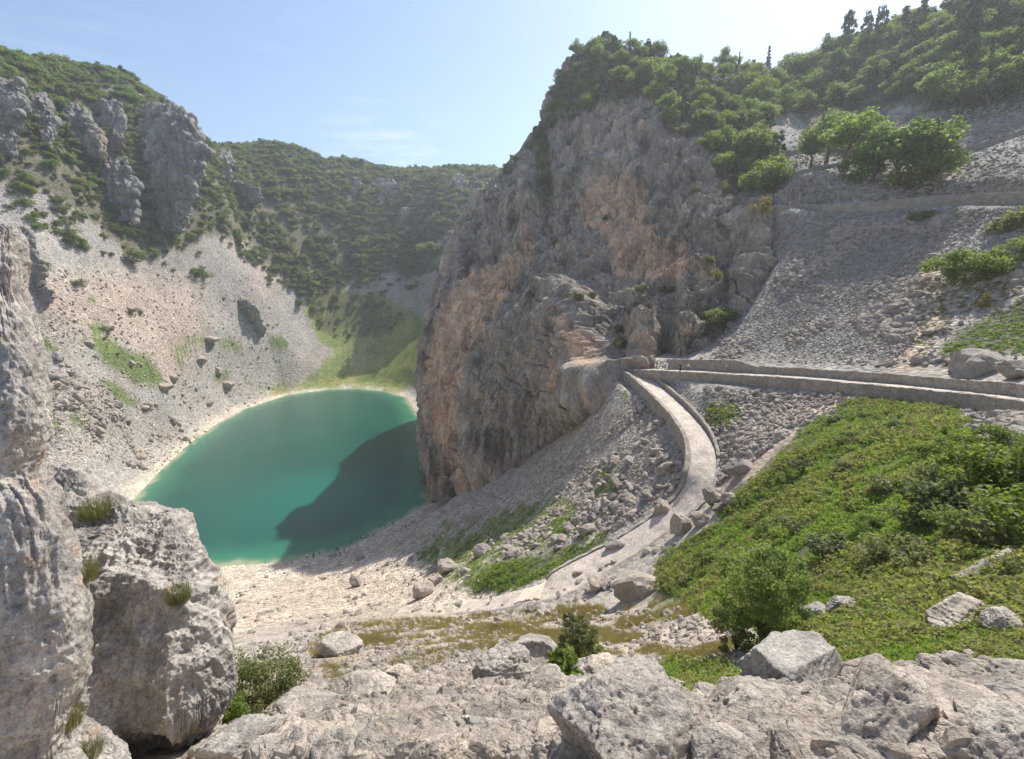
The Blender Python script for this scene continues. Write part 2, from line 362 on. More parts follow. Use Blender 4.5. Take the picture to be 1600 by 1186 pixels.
# ------------------------------------------------------------------ painted ground zones (albedo), outlined on the slopes they lie on
Z_GREEN = [[(1150,772),(1188,740),(1268,662),(1385,603),(1440,622),(1500,640),(1535,690),(1640,745),(1720,900),(1720,1060),(1500,1032),(1340,1038),(1240,1000),(1130,975),(1040,925),(1010,900),(1060,850),(1110,832)],
 [(1005,1052),(1060,1032),(1150,1048),(1170,1080),(1090,1100),(1020,1080)],[(700,918),(740,880),(850,862),(960,830),(1008,818),(960,852),(900,880),(830,912),(760,928)],
 [(905,790),(925,745),(985,735),(985,765),(930,790)],[(915,715),(950,712),(945,735),(915,735),.8],
 [(1450,575),(1475,535),(1540,488),(1640,455),(1640,580),(1580,555),(1540,545),(1500,575),.85],[(1095,632),(1165,622),(1172,660),(1120,676),(1098,655),.8],
 [(860,1060),(855,1010),(930,1000),(950,1020),(940,1050),(880,1065),.8],[(355,1000),(385,995),(400,1018),(360,1022)],[(770,955),(850,948),(855,965),(790,968),.8],
 [(735,1095),(762,1090),(768,1108),(738,1108),.9],[(720,990),(775,988),(775,1003),(725,1003),.8],[(380,940),(425,938),(440,946),(385,950),.7]]
Z_LEFT = [
 # left slope patches
 [(122,532),(150,525),(235,562),(262,590),(240,600),(180,575)],[(148,594),(185,598),(225,630),(195,625)],[(68,656),(95,660),(97,671),(68,672)],[(97,648),(128,649),(158,672),(120,667)],
 [(55,526),(112,548),(110,553),(60,540)],[(133,464),(162,470),(155,475),(135,471)],[(137,504),(165,506),(178,520),(150,518)],[(268,535),(300,545),(300,556),(270,545)],[(280,520),(340,533),(330,540),(285,530)],
 [(345,520),(388,545),(370,550),(345,538)],[(268,555),(300,570),(285,575)],[(195,588),(225,595),(220,602)],[(420,520),(450,530),(445,548),(425,540),.9],[(330,580),(360,580),(355,595),(335,595),.7],
 [(1135,520),(1100,505),(1115,480),(1150,488),(1150,505)],[(1150,480),(1165,478),(1160,492)]]
Z_MEADOW = [[(478,455),(520,450),(600,462),(655,497),(695,478),(695,565),(650,608),(560,606),(490,606),(470,598),(500,572),(530,560),(500,535),(478,500)],[(385,606),(460,598),(490,604),(470,614),(400,618),.7]]
Z_GREEN2 = [[(640,870),(700,842),(770,800),(880,770),(960,800),(900,835),(800,872),(700,920),.75],[(500,590),(560,578),(600,560),(640,520),(680,488),(680,560),(645,607),(560,604),.8],
 [(480,600),(500,575),(540,583),(640,596),(640,606),(500,604),.9],[(390,605),(460,598),(470,612),(400,618),.6],[(480,480),(520,455),(600,470),(655,500),(640,530),(560,530),(490,520),.85],
 [(640,865),(690,820),(745,792),(740,806),(700,835),(690,868),.8],[(735,757),(745,738),(800,700),(880,668),(960,620),(985,600),(985,618),(900,668),(800,728),(745,765),.85],
 [(1120,860),(1010,930),(960,960),(1130,1000),(1180,960),.6],[(1195,330),(1210,330),(1205,400),(1195,440),.8],[(330,1150),(350,1070),(470,1040),(480,1100),(400,1150),.7]]
Z_DRY = [[(480,1010),(560,975),(700,968),(900,950),(1100,955),(1150,1010),(1080,1035),(960,1020),(700,1060),(520,1065),.85],[(520,540),(500,575),(560,545),.7],[(600,585),(680,520),(680,560),(640,590),.8],
 [(1460,395),(1480,380),(1640,440),(1640,470),(1500,500),(1440,580),(1400,575),.5],[(930,950),(1050,935),(1130,960),(1120,990),(960,985),.5],[(600,470),(640,520),(600,540),(560,530),.4],[(1260,440),(1300,400),(1340,405),(1320,430),.4],
 [(790,870),(850,848),(960,828),(900,850),.8],[(40,520),(60,440),(90,500),.3]]
Z_PINK = [[(1118,765),(1118,692),(1190,668),(1285,612),(1335,615),(1262,655),(1182,732),(1142,757)],[(1392,572),(1442,470),(1428,400),(1470,385),(1482,500),(1432,575)],
 [(60,440),(180,425),(310,440),(330,520),(290,600),(250,590),(200,530),(60,515),.55],[(398,300),(418,296),(480,378),(472,392),.9],[(532,572),(568,534),(588,545),(582,575),.8],[(620,600),(680,515),(680,530),(640,590),.6],
 [(480,560),(520,580),(500,600),(440,560),.5],[(1200,475),(1215,470),(1195,455),(1165,490),.7],[(560,960),(700,985),(700,1020),(560,1000),.35],[(850,690),(1000,620),(1045,640),(1000,665),(880,700),.4],[(350,940),(500,900),(700,900),(560,960),(380,1000),.3],[(340,345),(420,400),(440,480),(400,460),.35]]
Z_GREY = [[(1195,330),(1420,325),(1620,310),(1640,350),(1500,370),(1440,400),(1440,500),(1390,575),(1090,560),(1200,460),.9],[(1110,600),(1240,605),(1230,640),(1150,690),(1100,640),.7],[(1520,640),(1640,630),(1640,740),(1560,700),.85],[(0,280),(60,290),(150,340),(380,430),(480,520),(300,440),(150,400),.55],
 [(620,445),(690,425),(690,490),(660,500),.7],[(600,430),(640,440),(620,460),.4],[(1195,195),(1300,235),(1300,300),(1195,320),.7],[(1480,190),(1700,150),(1700,300),(1470,310),.6]]
Z_RUBBLE = [[(80,560),(150,585),(320,670),(340,690),(290,700),(230,690),(80,640),.8],[(210,560),(330,600),(440,600),(420,620),(330,640),(240,610),.3],[(900,770),(880,730),(1010,660),(1065,690),(1065,760),(990,830),(860,840),.5]]
Z_CREAM = [[(320,882),(470,876),(560,872),(700,868),(800,925),(790,945),(700,955),(450,965),(360,1000),(340,930),.9],[(205,800),(190,780),(300,680),(380,632),(480,600),(640,600),(560,612),(400,640),(300,710),(230,790),.55],[(500,855),(680,790),(700,830),(600,870),.5]]
Z_FOREST = [[(-100,40),(0,90),(120,115),(200,145),(330,215),(500,245),(790,255),(790,300),(690,370),(690,425),(640,430),(560,440),(480,460),(440,440),(400,385),(330,360),(290,395),(200,390),(120,325),(20,285),(-100,270)],
 [(1190,60),(1620,-90),(1790,-100),(1790,140),(1620,165),(1500,192),(1440,165),(1300,178),(1195,192)],[(1235,245),(1260,180),(1330,165),(1400,190),(1480,178),(1490,240),(1480,292),(1400,298),(1330,270),(1280,240)],
 [(470,455),(520,450),(600,470),(640,500),(600,528),(490,520),.8]]
Z_DK = [[(1540,690),(1640,690),(1700,880),(1540,880),(1490,800),.9]]
MASKS = {k: poly_mask(v, s) for k, v, s in (('green', Z_GREEN, 16), ('green2', Z_GREEN2, 10), ('dry', Z_DRY, 14), ('pink', Z_PINK, 14), ('grey', Z_GREY, 16), ('rub', Z_RUBBLE, 12), ('cream', Z_CREAM, 10), ('forest', Z_FOREST, 10), ('dk', Z_DK, 10), ('left', Z_LEFT, 4), ('mead', Z_MEADOW, 8))}
def zones(x, y, z, amp=1.0):
    X = np.stack([x, y, z], -1); u, v, ok = proj(X); r = np.sqrt((X**2).sum(-1))
    l = r*.03+.05; nu = vnoise(x/l, y/l, z/l)*7*amp+vnoise(x/l*3, y/l*3, z/l*3)*4*amp; nv = vnoise(x/l+9, y/l, z/l)*6*amp+vnoise(x/l*3, y/l*3+7, z/l*3)*3*amp
    return {k: np.where(ok, samp(m, u+nu, v+nv), 0) for k, m in MASKS.items()}, r

def terrain_color(x, y, z):
    m, r = zones(x, y, z); c = np.empty(x.shape+(3,)); c[...] = (.39, .35, .30)
    def mix(w, col): 
        nonlocal c
        w = np.clip(w, 0, 1)[..., None]; c = c*(1-w)+np.array(col)*w
    n1 = vnoise(x/9, y/9, z/5); n2 = vnoise(x/2.2, y/2.2, z/2); n3 = vnoise(x/.5, y/.5, z/.5)
    ns = fbm(x/30, y/30, z/4, 3)                     # strata following the slope
    far = sstep(120, 200, r); mix(sstep(40, 14, r), (.50, .44, .37))
    mix(far*sstep(.0, .8, ns)*.55, (.45, .355, .27)); mix(far*sstep(.0, .8, -ns)*.5, (.33, .31, .285))
    mix(far*.55, (.33, .31, .285))
    mix(m['grey']*.9, (.215, .205, .19)); mix(m['cream']*.9, (.56, .475, .375)); mix(m['pink']*(.75+.2*n2), (.53, .37, .275))
    mix(m['rub']*(.55+.35*n1), (.27, .25, .23))
    d, _, _ = seg_dist(x, y, SHW, True); mix(sstep(9, 1, d)*(z > LAKE_Z-3)*.8, (.60, .52, .40))
    dirt = sstep(-.1, .55, vnoise(x/1.1, y/1.1, 3)+.5*vnoise(x/.35, y/.35, 3)+.2)*sstep(45, 16, r); mix(dirt*.8, (.56, .44, .34))
    mix(m['dry']*sstep(-.5, .4, n1*.6+n2*.7), (.40, .31, .18))
    mix(sstep(.25, .7, m['dry'])*sstep(0, .6, -n1-n2*.4)*.6, (.47, .38, .29))
    g = sstep(.25, .75, m['green']+.25*n2+.12*n3); mix(g*.92, (.085, .10, .035)); mix(g*sstep(.2, .7, n1)*.6, (.14, .125, .06))
    g2 = sstep(.3, .8, m['green2']+.35*n2+.2*n1); mix(g2*.85, (.17, .22, .055)); mix(g2*sstep(0, .6, n1)*.5, (.28, .24, .10))
    gl = sstep(.25, .6, m['left']+.2*n2); mix(gl*.95, (.13, .18, .045))
    gm = sstep(.25, .7, m['mead']+.2*n1); mix(gm*.95*(1-m['pink']*.9), (.22, .27, .07)); mix(gm*sstep(-.1, .5, n1+.5*n2)*.75, (.36, .30, .13)); mix(gm*sstep(.1, .6, -n1+.4*n2)*.6, (.14, .19, .05))
    f = sstep(.35, .75, m['forest']+.30*n1+.25*n2); mix(f*.85, (.105, .10, .055))
    return c, m, r
def build_terrain(na, nr):
    # azimuth spacing fine inside the view, coarse outside; log radius
    t = np.linspace(-1, 1, na); az = np.radians(52)*t+np.radians(53)*np.sign(t)*np.clip(np.abs(t)-.86, 0, 1)**1.5*19.0
    r = np.exp(np.linspace(np.log(.8), np.log(700), nr)); r = np.concatenate([r, [760, 850, 980]])
    A, R = np.meshgrid(az, r, indexing='ij'); x = np.sin(A)*R; y = np.cos(A)*R; z = height(x, y)
    c, m, rr = terrain_color(x, y, z); V = np.stack([x, y, z], -1).reshape(-1, 3)
    me, F = grid_mesh('ground', V, na, len(r), c.reshape(-1, 3), attrs=dict(far=sstep(25, 110, rr).ravel()))
    return link('ground', me, M_GROUND, kind='structure'), V, F
QUAL = 1.0
M_GROUND = ground_mat('limestone_scree')
ground, GV, GF = build_terrain(int(1150*QUAL), int(950*QUAL))

# ------------------------------------------------------------------ lake
def build_lake():
    m, nt, b = new_mat('lake_water'); b.inputs['Roughness'].default_value = .10; b.inputs['IOR'].default_value = 1.33; b.inputs['Specular IOR Level'].default_value = .5
    at = N(nt, 'ShaderNodeAttribute', attribute_name='alb'); vec = N(nt, 'ShaderNodeNewGeometry').outputs['Position']
    nt.links.new(at.outputs['Color'], b.inputs['Base Color'])
    h = noise(nt, vec, 1.6, 6, .65, (1, 1.5, 1)); bump(nt, b, h, .5, .38)
    n = 200; x = np.linspace(-215, 25, n); y = np.linspace(115, 420, n); X, Y = np.meshgrid(x, y, indexing='ij')
    d, _, _ = seg_dist(X, Y, SHW, True)
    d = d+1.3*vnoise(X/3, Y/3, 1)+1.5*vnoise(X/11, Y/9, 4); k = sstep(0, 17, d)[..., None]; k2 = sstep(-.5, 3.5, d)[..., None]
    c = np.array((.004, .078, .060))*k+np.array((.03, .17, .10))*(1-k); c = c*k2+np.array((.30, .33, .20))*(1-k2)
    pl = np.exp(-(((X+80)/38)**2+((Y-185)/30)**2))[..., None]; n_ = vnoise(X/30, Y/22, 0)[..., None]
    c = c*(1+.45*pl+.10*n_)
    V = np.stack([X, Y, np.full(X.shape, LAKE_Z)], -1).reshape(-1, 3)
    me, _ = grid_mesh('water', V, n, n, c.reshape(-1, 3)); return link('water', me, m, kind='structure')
lake = build_lake()

# ------------------------------------------------------------------ lofted rock faces
def catgrid(net, nu, nv):
    net = np.asarray(net, float); a = np.stack([catmull(net[i], nv) for i in range(net.shape[0])])      # cols x nv x 3
    return np.stack([catmull(a[:, j], nu) for j in range(nv)], 1)                                       # nu x nv x 3
def normals(G):
    du = np.gradient(G, axis=0); dv = np.gradient(G, axis=1); n = np.cross(du, dv); n /= np.linalg.norm(n, axis=-1, keepdims=True)+1e-9
    return n
def rock_disp(G, n, scale, amp, vstretch=.45, ridge=.6, seed=0, octs=6):
    x, y, z = G[..., 0]/scale, G[..., 1]/scale, G[..., 2]/scale*vstretch
    wx = vnoise(x*.7, y*.7, z*.7)*.5
    a = fbm(x+wx, y, z, octs, .52, seed=seed); b = fbm(x*1.7+wx, y*1.7, z*1.7*.5, octs, .55, ridged=True, seed=seed+3)
    c = fbm(x*3, y*3, z*3/vstretch*1.2, 4, .5, seed=seed+5)
    return n*((a*(1-ridge)+(b-.6)*ridge*.8+c*.14)*amp)[..., None]
CLIFF_COLS = [
 [(20,400,-70),(22,400,-30),(30,400,0),(36,400,20),(44,395,40),(52,390,52),(70,385,60),(100,380,60)],
 [(-45,330,-92),(-42,332,-60),(-34,334,-20),(-22,335,20),(-8,335,50),(10,332,80),(40,330,98),(80,340,98)],
 [(-47,262,-92),(-45,262,-60),(-40,262,-25),(-27,264,15),(-7,266,50),(22,268,82),(46,272,112),(60,300,108)],
 [P(672,790,205),P(662,700,208),P(660,620,209),P(666,520,213),P(692,405,222),P(762,290,229),P(842,196,236),P(904,100,246)],
 [P(684,790,188),P(680,715,188),P(690,620,190),P(698,520,195),P(725,405,204),P(790,295,213),P(855,200,225),P(912,84,244)],
 [P(735,770,173),P(735,690,172),P(745,600,174),P(755,510,180),P(780,405,190),P(835,295,201),P(885,195,215),P(930,78,242)],
 [P(795,730,159),P(797,660,158),P(800,590,161),P(812,510,169),P(838,410,182),P(875,300,194),P(925,190,208),P(950,76,241)],
 [P(860,690,146),P(862,620,146),P(864,560,149),P(870,490,157),P(892,410,170),P(922,300,183),P(958,180,198),P(978,82,240)],
 [P(922,655,130),P(922,600,130),P(926,550,133),P(932,480,141),P(950,400,156),P(968,300,171),P(990,180,190),P(1010,92,241)],
 [P(976,605,118),P(977,580,118),P(981,540,121),P(987,480,131),P(1000,400,147),P(1015,300,163),P(1030,185,184),P(1048,96,243)],
 [P(1020,585,118),P(1021,560,118),P(1026,520,121),P(1037,460,131),P(1050,385,144),P(1062,295,160),P(1078,200,182),P(1095,104,246)],
 [P(1082,575,114),P(1086,545,115),P(1091,505,118),P(1097,450,125),P(1103,385,137),P(1110,300,153),P(1122,210,178),P(1140,110,250)],
 [P(1134,530,115),P(1137,500,116),P(1141,465,120),P(1146,430,126),P(1150,380,134),P(1156,310,149),P(1168,232,178),P(1180,118,254)],
 [P(1184,480,119),P(1190,440,121),P(1192,415,123),P(1192,380,127),P(1189,345,132),P(1186,315,142),P(1196,260,172),P(1212,128,256)],
 [P(1196,490,150),P(1198,470,158),P(1199,440,168),P(1200,410,178),P(1200,380,188),P(1201,345,198),P(1222,280,185),P(1255,140,258)],
 [P(1200,520,190),P(1205,500,200),P(1210,480,208),P(1214,450,214),P(1218,420,220),P(1222,385,226),P(1262,290,200),P(1290,170,262)],
]
def cliff():
    nu, nv = int(900*QUAL), int(760*QUAL)
    net = [[tuple(p) for p in c] for c in CLIFF_COLS]
    for c in net:                                                # root below the ground, back over the crest
        f = c[0]; c.insert(0, (f[0]+1, f[1]+2, f[2]-12)); t = c[-1]; c.append((t[0]+8, t[1]+40, t[2]-10)); c.append((t[0]+14, t[1]+80, t[2]-45))
    G = catgrid(net, nu, nv); n = normals(G)
    mid = G[nu//2, nv//3]; 
    if n[nu//2, nv//3].dot(-mid) < 0: n = -n
    u, v, ok = proj(G)
    row = np.linspace(0, 1, nv)[None, :]
    # buttresses, towers and clefts standing out from or cut into the face
    def bump_(poly, d, soft):
        return samp(poly_mask([poly], soft), u+vnoise(G[..., 0]/6, G[..., 1]/6, G[..., 2]/6)*8, v)*d
    D = bump_([(722,770),(706,700),(716,640),(738,588),(762,540),(800,498),(848,462),(905,452),(938,478),(946,520),(944,575),(985,580),(1000,620),(930,665),(845,720),(770,775)], 9, 8)
    D += bump_([(862,520),(900,480),(938,478),(946,560),(940,590),(880,600),(850,570)], 3, 10)
    D += bump_([(890,600),(930,585),(985,585),(985,620),(930,650),(890,640)], 4, 10)
    D += bump_([(988,515),(1005,500),(1030,520),(1032,590),(985,590)], 4.5, 8)
    D += bump_([(1050,500),(1085,490),(1098,540),(1080,575),(1050,575)], 4, 8)
    D += bump_([(1062,430),(1110,420),(1135,450),(1130,485),(1070,490)], 4, 8)
    D += bump_([(1150,350),(1195,340),(1200,470),(1160,470)], 2.5, 10)
    D += bump_([(835,200),(860,195),(868,300),(872,420),(858,420),(845,330)], -5, 12)
    D += bump_([(960,560),(962,515),(982,512),(984,572)], -5, 8)
    D += bump_([(1034,500),(1048,495),(1050,580),(1034,580)], -4, 8)
    D += bump_([(1060,220),(1090,300),(1060,340),(1000,330),(1040,260)], 3, 22)
    D += bump_([(690,500),(760,400),(830,360),(820,420),(740,520),(700,640)], -2.5, 18)
    D += bump_([(930,300),(1000,320),(1060,400),(1050,440),(960,430)], -2.5, 20)
    fadein = np.clip((row-.02)/.05, 0, 1)
    G2 = G+n*(D*fadein)[..., None]
    G2 = G2+rock_disp(G, n, 24, 4.4, .38, .6, seed=1, octs=7)+rock_disp(G, n, 7, 1.9, .33, .85, seed=8, octs=5)+rock_disp(G, n, 2.6, .5, .4, .8, seed=15, octs=3)
    # steps: quantised ledges that slope down to the left
    q = (G[..., 2]+.35*G[..., 0]+4*vnoise(G[..., 0]/15, G[..., 1]/15, G[..., 2]/15))/5.5; st = q-np.floor(q)
    G2 = G2+n*((sstep(0, .5, st)-st)*1.1)[..., None]
    x, y, z = G[..., 0], G[..., 1], G[..., 2]
    ck1 = np.abs(fbm(x/13+.5*vnoise(x/4, y/4, z/9), y/13, z/46, 3, .55, seed=31)); ck2 = np.abs(fbm(x/26, y/26, (z+.25*x)/9, 3, .55, seed=33)); ck3 = np.abs(fbm(x/4.5, y/4.5, z/15, 2, .5, seed=35))
    crack = 1.9*sstep(.055, 0, ck1)+1.3*sstep(.06, 0, ck2)*sstep(-.3, .2, fbm(x/30, y/30, z/30, 2, seed=36))+.6*sstep(.09, 0, ck3)
    blk = np.floor(fbm(x/11, y/11, z/20, 2, .5, seed=38)*5)/5.0
    G2 = G2-n*(crack*fadein)[..., None]+n*(blk*1.5*fadein)[..., None]
    uu, vv, ok = proj(G2)
    c = np.empty(G.shape); c[...] = (.46, .40, .33)
    def mix(w, col):
        nonlocal c
        w = np.clip(w, 0, 1)[..., None]; c = c*(1-w)+np.array(col)*w
    ns = fbm(x/5, y/5, z/26, 5, .6); n1 = fbm(x/14, y/14, z/20, 4, .55, seed=4); n2 = fbm(x/2.5, y/2.5, z/3.5, 3, .6, seed=6)
    mix(sstep(.0, .7, ns)*.85, (.18, .16, .14)); mix(sstep(.1, .9, n1)*.7, (.60, .52, .42))
    n3 = fbm(x/9, y/9, z/22, 4, .6, seed=12); mix(sstep(.25, .9, n3)*.45, (.56, .45, .345))
    OR = poly_mask([[(700,470),(730,425),(790,400),(832,372),(836,400),(806,440),(782,480),(742,530),(712,600),(705,700),(688,700),(668,660),(672,560),(680,500)],
        [(912,290),(945,280),(1000,275),(1015,310),(1000,340),(1035,372),(1080,385),(1070,440),(1010,440),(960,428),(952,370),(925,345),(900,340)],[(850,480),(880,488),(932,520),(938,562),(905,575),(870,512)],
        [(845,560),(872,560),(868,620),(848,615),.8],[(992,515),(1020,515),(1025,568),(992,568),.8],[(1060,500),(1082,498),(1082,530),(1062,530),.8],[(690,790),(680,740),(700,700),(740,720),(760,770),.55],
        [(880,330),(930,320),(950,360),(900,360),.5],[(1090,390),(1140,400),(1130,470),(1090,450),.5],[(930,170),(1010,170),(1040,260),(900,260),.25],[(900,600),(960,600),(960,640),(900,650),.4]], 10)
    ojit = ns*14
    o = samp(OR, uu+n2*5, vv-ojit); mix(sstep(.30, .66, o-.26*ns+.14*n2)*.85, (.78, .54, .37)); mix(sstep(.3, .6, o)*sstep(.2, .9, n2)*.4, (.80, .62, .47))
    vt = poly_mask([[(836,210),(900,180),(960,160),(1020,155),(1045,205),(1100,225),(1150,300),(1215,310),(1320,100),(1200,60),(940,40),(880,100)],[(838,210),(862,210),(870,330),(850,340)],[(1100,490),(1150,480),(1150,520),(1110,530)]], 12)
    g = sstep(.4, .7, samp(vt, uu+n1*12, vv+n2*8)+.25*n1); mix(g*.8, (.14, .145, .06))
    # dark growths and water line
    mix(sstep(LAKE_Z+3, LAKE_Z+.5, z)*.6, (.38, .33, .27))
    me, F = grid_mesh('cliff', G2.reshape(-1, 3), nu, nv, c.reshape(-1, 3), smooth=False)
    return link('cliff', me, M_CLIFF, kind='structure'), G2.reshape(-1, 3), F
M_CLIFF = rock_mat('cliff_limestone', scale=.55, bdist=1.1, contrast=1.05, stretch=(1, 1, .5), streak=.30)
cliff_o, CV, CF = cliff()
bpy.context.view_layer.update()
DG = bpy.context.evaluated_depsgraph_get()
def ray(u, v, objs=None):
    d = dirn(u, v); best = None
    for o in (objs or (ground, cliff_o)):
        ok, loc, nor, i = o.ray_cast(Vector((0, 0, 0)), d)
        if ok and (best is None or loc.length < best[0].length): best = (loc, nor, o)
    return best
def depth_of(p): return p.y*cp-p.z*sp
def rdepth(u, v):
    h = ray(u, v, (ground,)); return depth_of(h[0]) if h else 400.0
def down(x, y, objs=None):
    best = None
    for o in (objs or (ground, cliff_o)):
        ok, loc, nor, i = o.ray_cast(Vector((x, y, 400)), Vector((0, 0, -1)))
        if ok and (best is None or loc.z > best.z): best = loc
    return best

# ------------------------------------------------------------------ rock bodies (closed lofts of rounded sections)
def body(name, rows, mat, colf, scale, amp, nphi=260, nrow=240, seed=0, rid=.6, vst=.6, jag=0.0, flute=0, **kw):
    """rows top to bottom: (v, u left, u right, depth of centre, front radius m, back radius m)"""
    rows = np.array(rows, float); R = catmull(rows, nrow); ph = np.linspace(-np.pi/2, 1.5*np.pi, nphi, endpoint=True)
    G = np.empty((nrow, nphi, 3))
    for i, (v, ul, ur, s, df, db) in enumerate(R):
        uc, hw = (ul+ur)/2, (ur-ul)/2; c, sn = np.cos(ph), np.sin(ph)
        e = .8; cc = np.sign(c)*np.abs(c)**e; ss = np.sign(sn)*np.abs(sn)**e
        dep = s-np.where(ss > 0, ss*df, ss*db); a = (uc+hw*cc-800)/FPX; b = (593-v)/FPX
        # lay the section flat: offset horizontally from the centre of the row
        cen = np.array(P(uc, v, s)); ue = ur if uc < 800 else ul; q = (ue-800)/FPX; b_ = cp+b*sp; k = np.hypot(q, b_); of = dep-s
        jit = 1+jag*vnoise(np.array([i*.11*9/max(9, 1)]), seed*3.1, cc*1.5)
        G[i, :, 0] = cen[0]+hw*cc*jit*s/FPX+of*q/k; G[i, :, 1] = cen[1]+of*b_/k; G[i, :, 2] = cen[2]+np.where((of > 0) & (b_ > 0) & (v > 593), of*(b*cp-sp)/k, 0)
    t = np.sin(np.clip(np.arange(nrow)/(nrow*.07), 0, 1)*np.pi/2)**.6   # round the top shut
    cen = G.mean(1, keepdims=True); G = cen+(G-cen)*t[:, None, None]
    n = normals(G); out = G-cen
    if (n*out).sum() < 0: n = -n
    w_ = n[:, 0]+n[:, -1]; w_ /= np.linalg.norm(w_, axis=-1, keepdims=True)+1e-9; n[:, 0] = w_; n[:, -1] = w_
    # blend the noise across the seam
    D = rock_disp(G, n, scale, amp, vst, rid, seed)+rock_disp(G, n, scale/4.5, amp*.22, vst, .7, seed+11, 5)
    if flute:
        x, y, z = G[..., 0], G[..., 1], G[..., 2]; zone = sstep(-.05, .45, fbm(x/.7, y/.7, z/.7, 2, seed=seed+2)); an = ph[None, :]*3.2*flute+.5*vnoise(x*2, y*2, z*1.5)
        fl = np.abs(vnoise(an*3.0, z*1.1, seed*1.0)); D = D-n*((.5-fl)*.05*zone)[..., None]
        D = D+n*(fbm(x/.09, y/.09, z/.11, 4, .6, ridged=True, seed=3)*.012)[..., None]
    G2 = G+D; c = colf(G2)
    me, F = grid_mesh(name, G2.reshape(-1, 3), nrow, nphi, c.reshape(-1, 3)); return link(name, me, mat, **kw)
def crag_col(G):
    x, y, z = G[..., 0], G[..., 1], G[..., 2]; c = np.empty(G.shape); c[...] = (.37, .35, .32)
    n1 = fbm(x/12, y/12, z/30, 4); w = sstep(0, .9, n1)[..., None]*.6; c = c*(1-w)+np.array((.27, .255, .24))*w
    n2 = fbm(x/10, y/10, z/40, 3, seed=5); w = sstep(.45, 1, n2)[..., None]*.6; c = c*(1-w)+np.array((.52, .40, .27))*w
    n3 = fbm(x/7, y/7, z/6, 3, seed=9); w = sstep(.35, .8, n3)[..., None]*.75; c = c*(1-w)+np.array((.13, .14, .07))*w
    return c
M_CRAG = rock_mat('crag_limestone', scale=.4, bdist=1.4, contrast=1.1, stretch=(1, 1, .45), streak=.35)
def crag(rows, seed, lean=.55, amp=3.0, scale=16, front=.16):
    s0 = min(rdepth((r[1]+r[2])/2, r[0]) for r in rows[-2:]); out = []
    for v, ul, ur in rows:
        sh = rdepth((ul+ur)/2, v); sh = min(sh, s0+90); s = s0+lean*(sh-s0); hw = (ur-ul)/2*s/FPX
        out.append((v, ul, ur, s, min(hw*front, 5), (sh-s)+6))
    v, ul, ur = rows[-1]; out.append((v+(rows[-1][0]-rows[0][0])*.12+4, ul+4, ur-4, out[-1][3], out[-1][4]*.7, 8))
    body('crag', out, M_CRAG, crag_col, scale*.62, amp*1.25, 260, 200, seed, kind='structure', vst=.33, rid=.85, jag=.35)
crag([(163,208,262),(178,192,290),(198,182,306),(228,176,316),(258,168,314),(290,172,304),(318,188,298),(338,214,290)], 1, amp=3.6)
crag([(250,128,190),(268,112,206),(295,118,210),(318,140,212),(332,160,210)], 2)
crag([(125,-40,26),(140,-40,30),(175,-40,30),(205,-40,26),(228,-40,18)], 3)
crag([(148,42,62),(165,36,78),(190,32,84),(216,40,80)], 4)
crag([(163,86,120),(182,78,134),(208,80,150),(236,92,162)], 5)
crag([(158,142,180),(178,136,192),(205,140,194),(224,152,190)], 6, amp=2)
crag([(234,332,356),(250,326,362),(275,332,360)], 7, amp=2)
crag([(284,338,372),(296,334,402),(310,350,405)], 8, amp=1.6, scale=10)
crag([(277,540,556),(288,534,562),(300,540,558)], 9, amp=1.5, scale=10)
crag([(280,588,608),(292,578,628),(305,592,622)], 10, amp=1.5, scale=10)
crag([(272,708,722),(288,703,728),(306,706,724)], 11, amp=1.5, scale=10)
crag([(325,626,642),(335,622,648),(345,626,644)], 12, amp=1.2, scale=9)
crag([(360,702,722),(385,694,726),(410,688,720)], 13, amp=2, scale=11)
crag([(468,362,385),(482,356,402),(500,372,412),(516,392,414)], 15, amp=1.0, scale=6, lean=1.0, front=.25)
crag([(355,10,40),(372,0,50),(400,-10,60),(425,0,68),(440,20,64)], 16, amp=1.4, scale=8, lean=1.0, front=.1)
crag([(448,42,68),(456,40,80),(466,46,82)], 17, amp=.8, scale=5, lean=.7)

# ------------------------------------------------------------------ near rocks on the left of the view
def wob(x, y, z): return vnoise(x/.3, y/.3, z/.3)*.4
def near_col(G):
    x, y, z = G[..., 0], G[..., 1], G[..., 2]; c = np.empty(G.shape); c[...] = (.45, .41, .365)
    n1 = fbm(x/.5, y/.5, z/.8, 4); w = sstep(.1, 1, n1)[..., None]*.6; c = c*(1-w)+np.array((.29, .27, .255))*w
    n2 = fbm(x/.22, y/.22, z/.22, 3, seed=4); w = sstep(.75, 1.0, n2)[..., None]*.8; c = c*(1-w)+np.array((.58, .43, .30))*w
    n3 = fbm(x/.3, y/.3, z/.5, 4, seed=8); w = sstep(.35, .9, n3)[..., None]*.5; c = c*(1-w)+np.array((.50, .48, .44))*w
    n4 = fbm(x/.12, y/.12, z/.12, 3, seed=2); w = sstep(.6, 1.0, n4)[..., None]*.5; c = c*(1-w)+np.array((.17, .16, .155))*w
    n5 = fbm(x/.9+wob(x, y, z), y/.9, z/1.6, 5, .6, seed=14); w = sstep(.15, .8, n5)[..., None]*.5; c = c*(1-w)+np.array((.25, .23, .21))*w
    return c
M_NEAR = rock_mat('karst_rock', scale=6.0, bdist=.05, contrast=1.15)
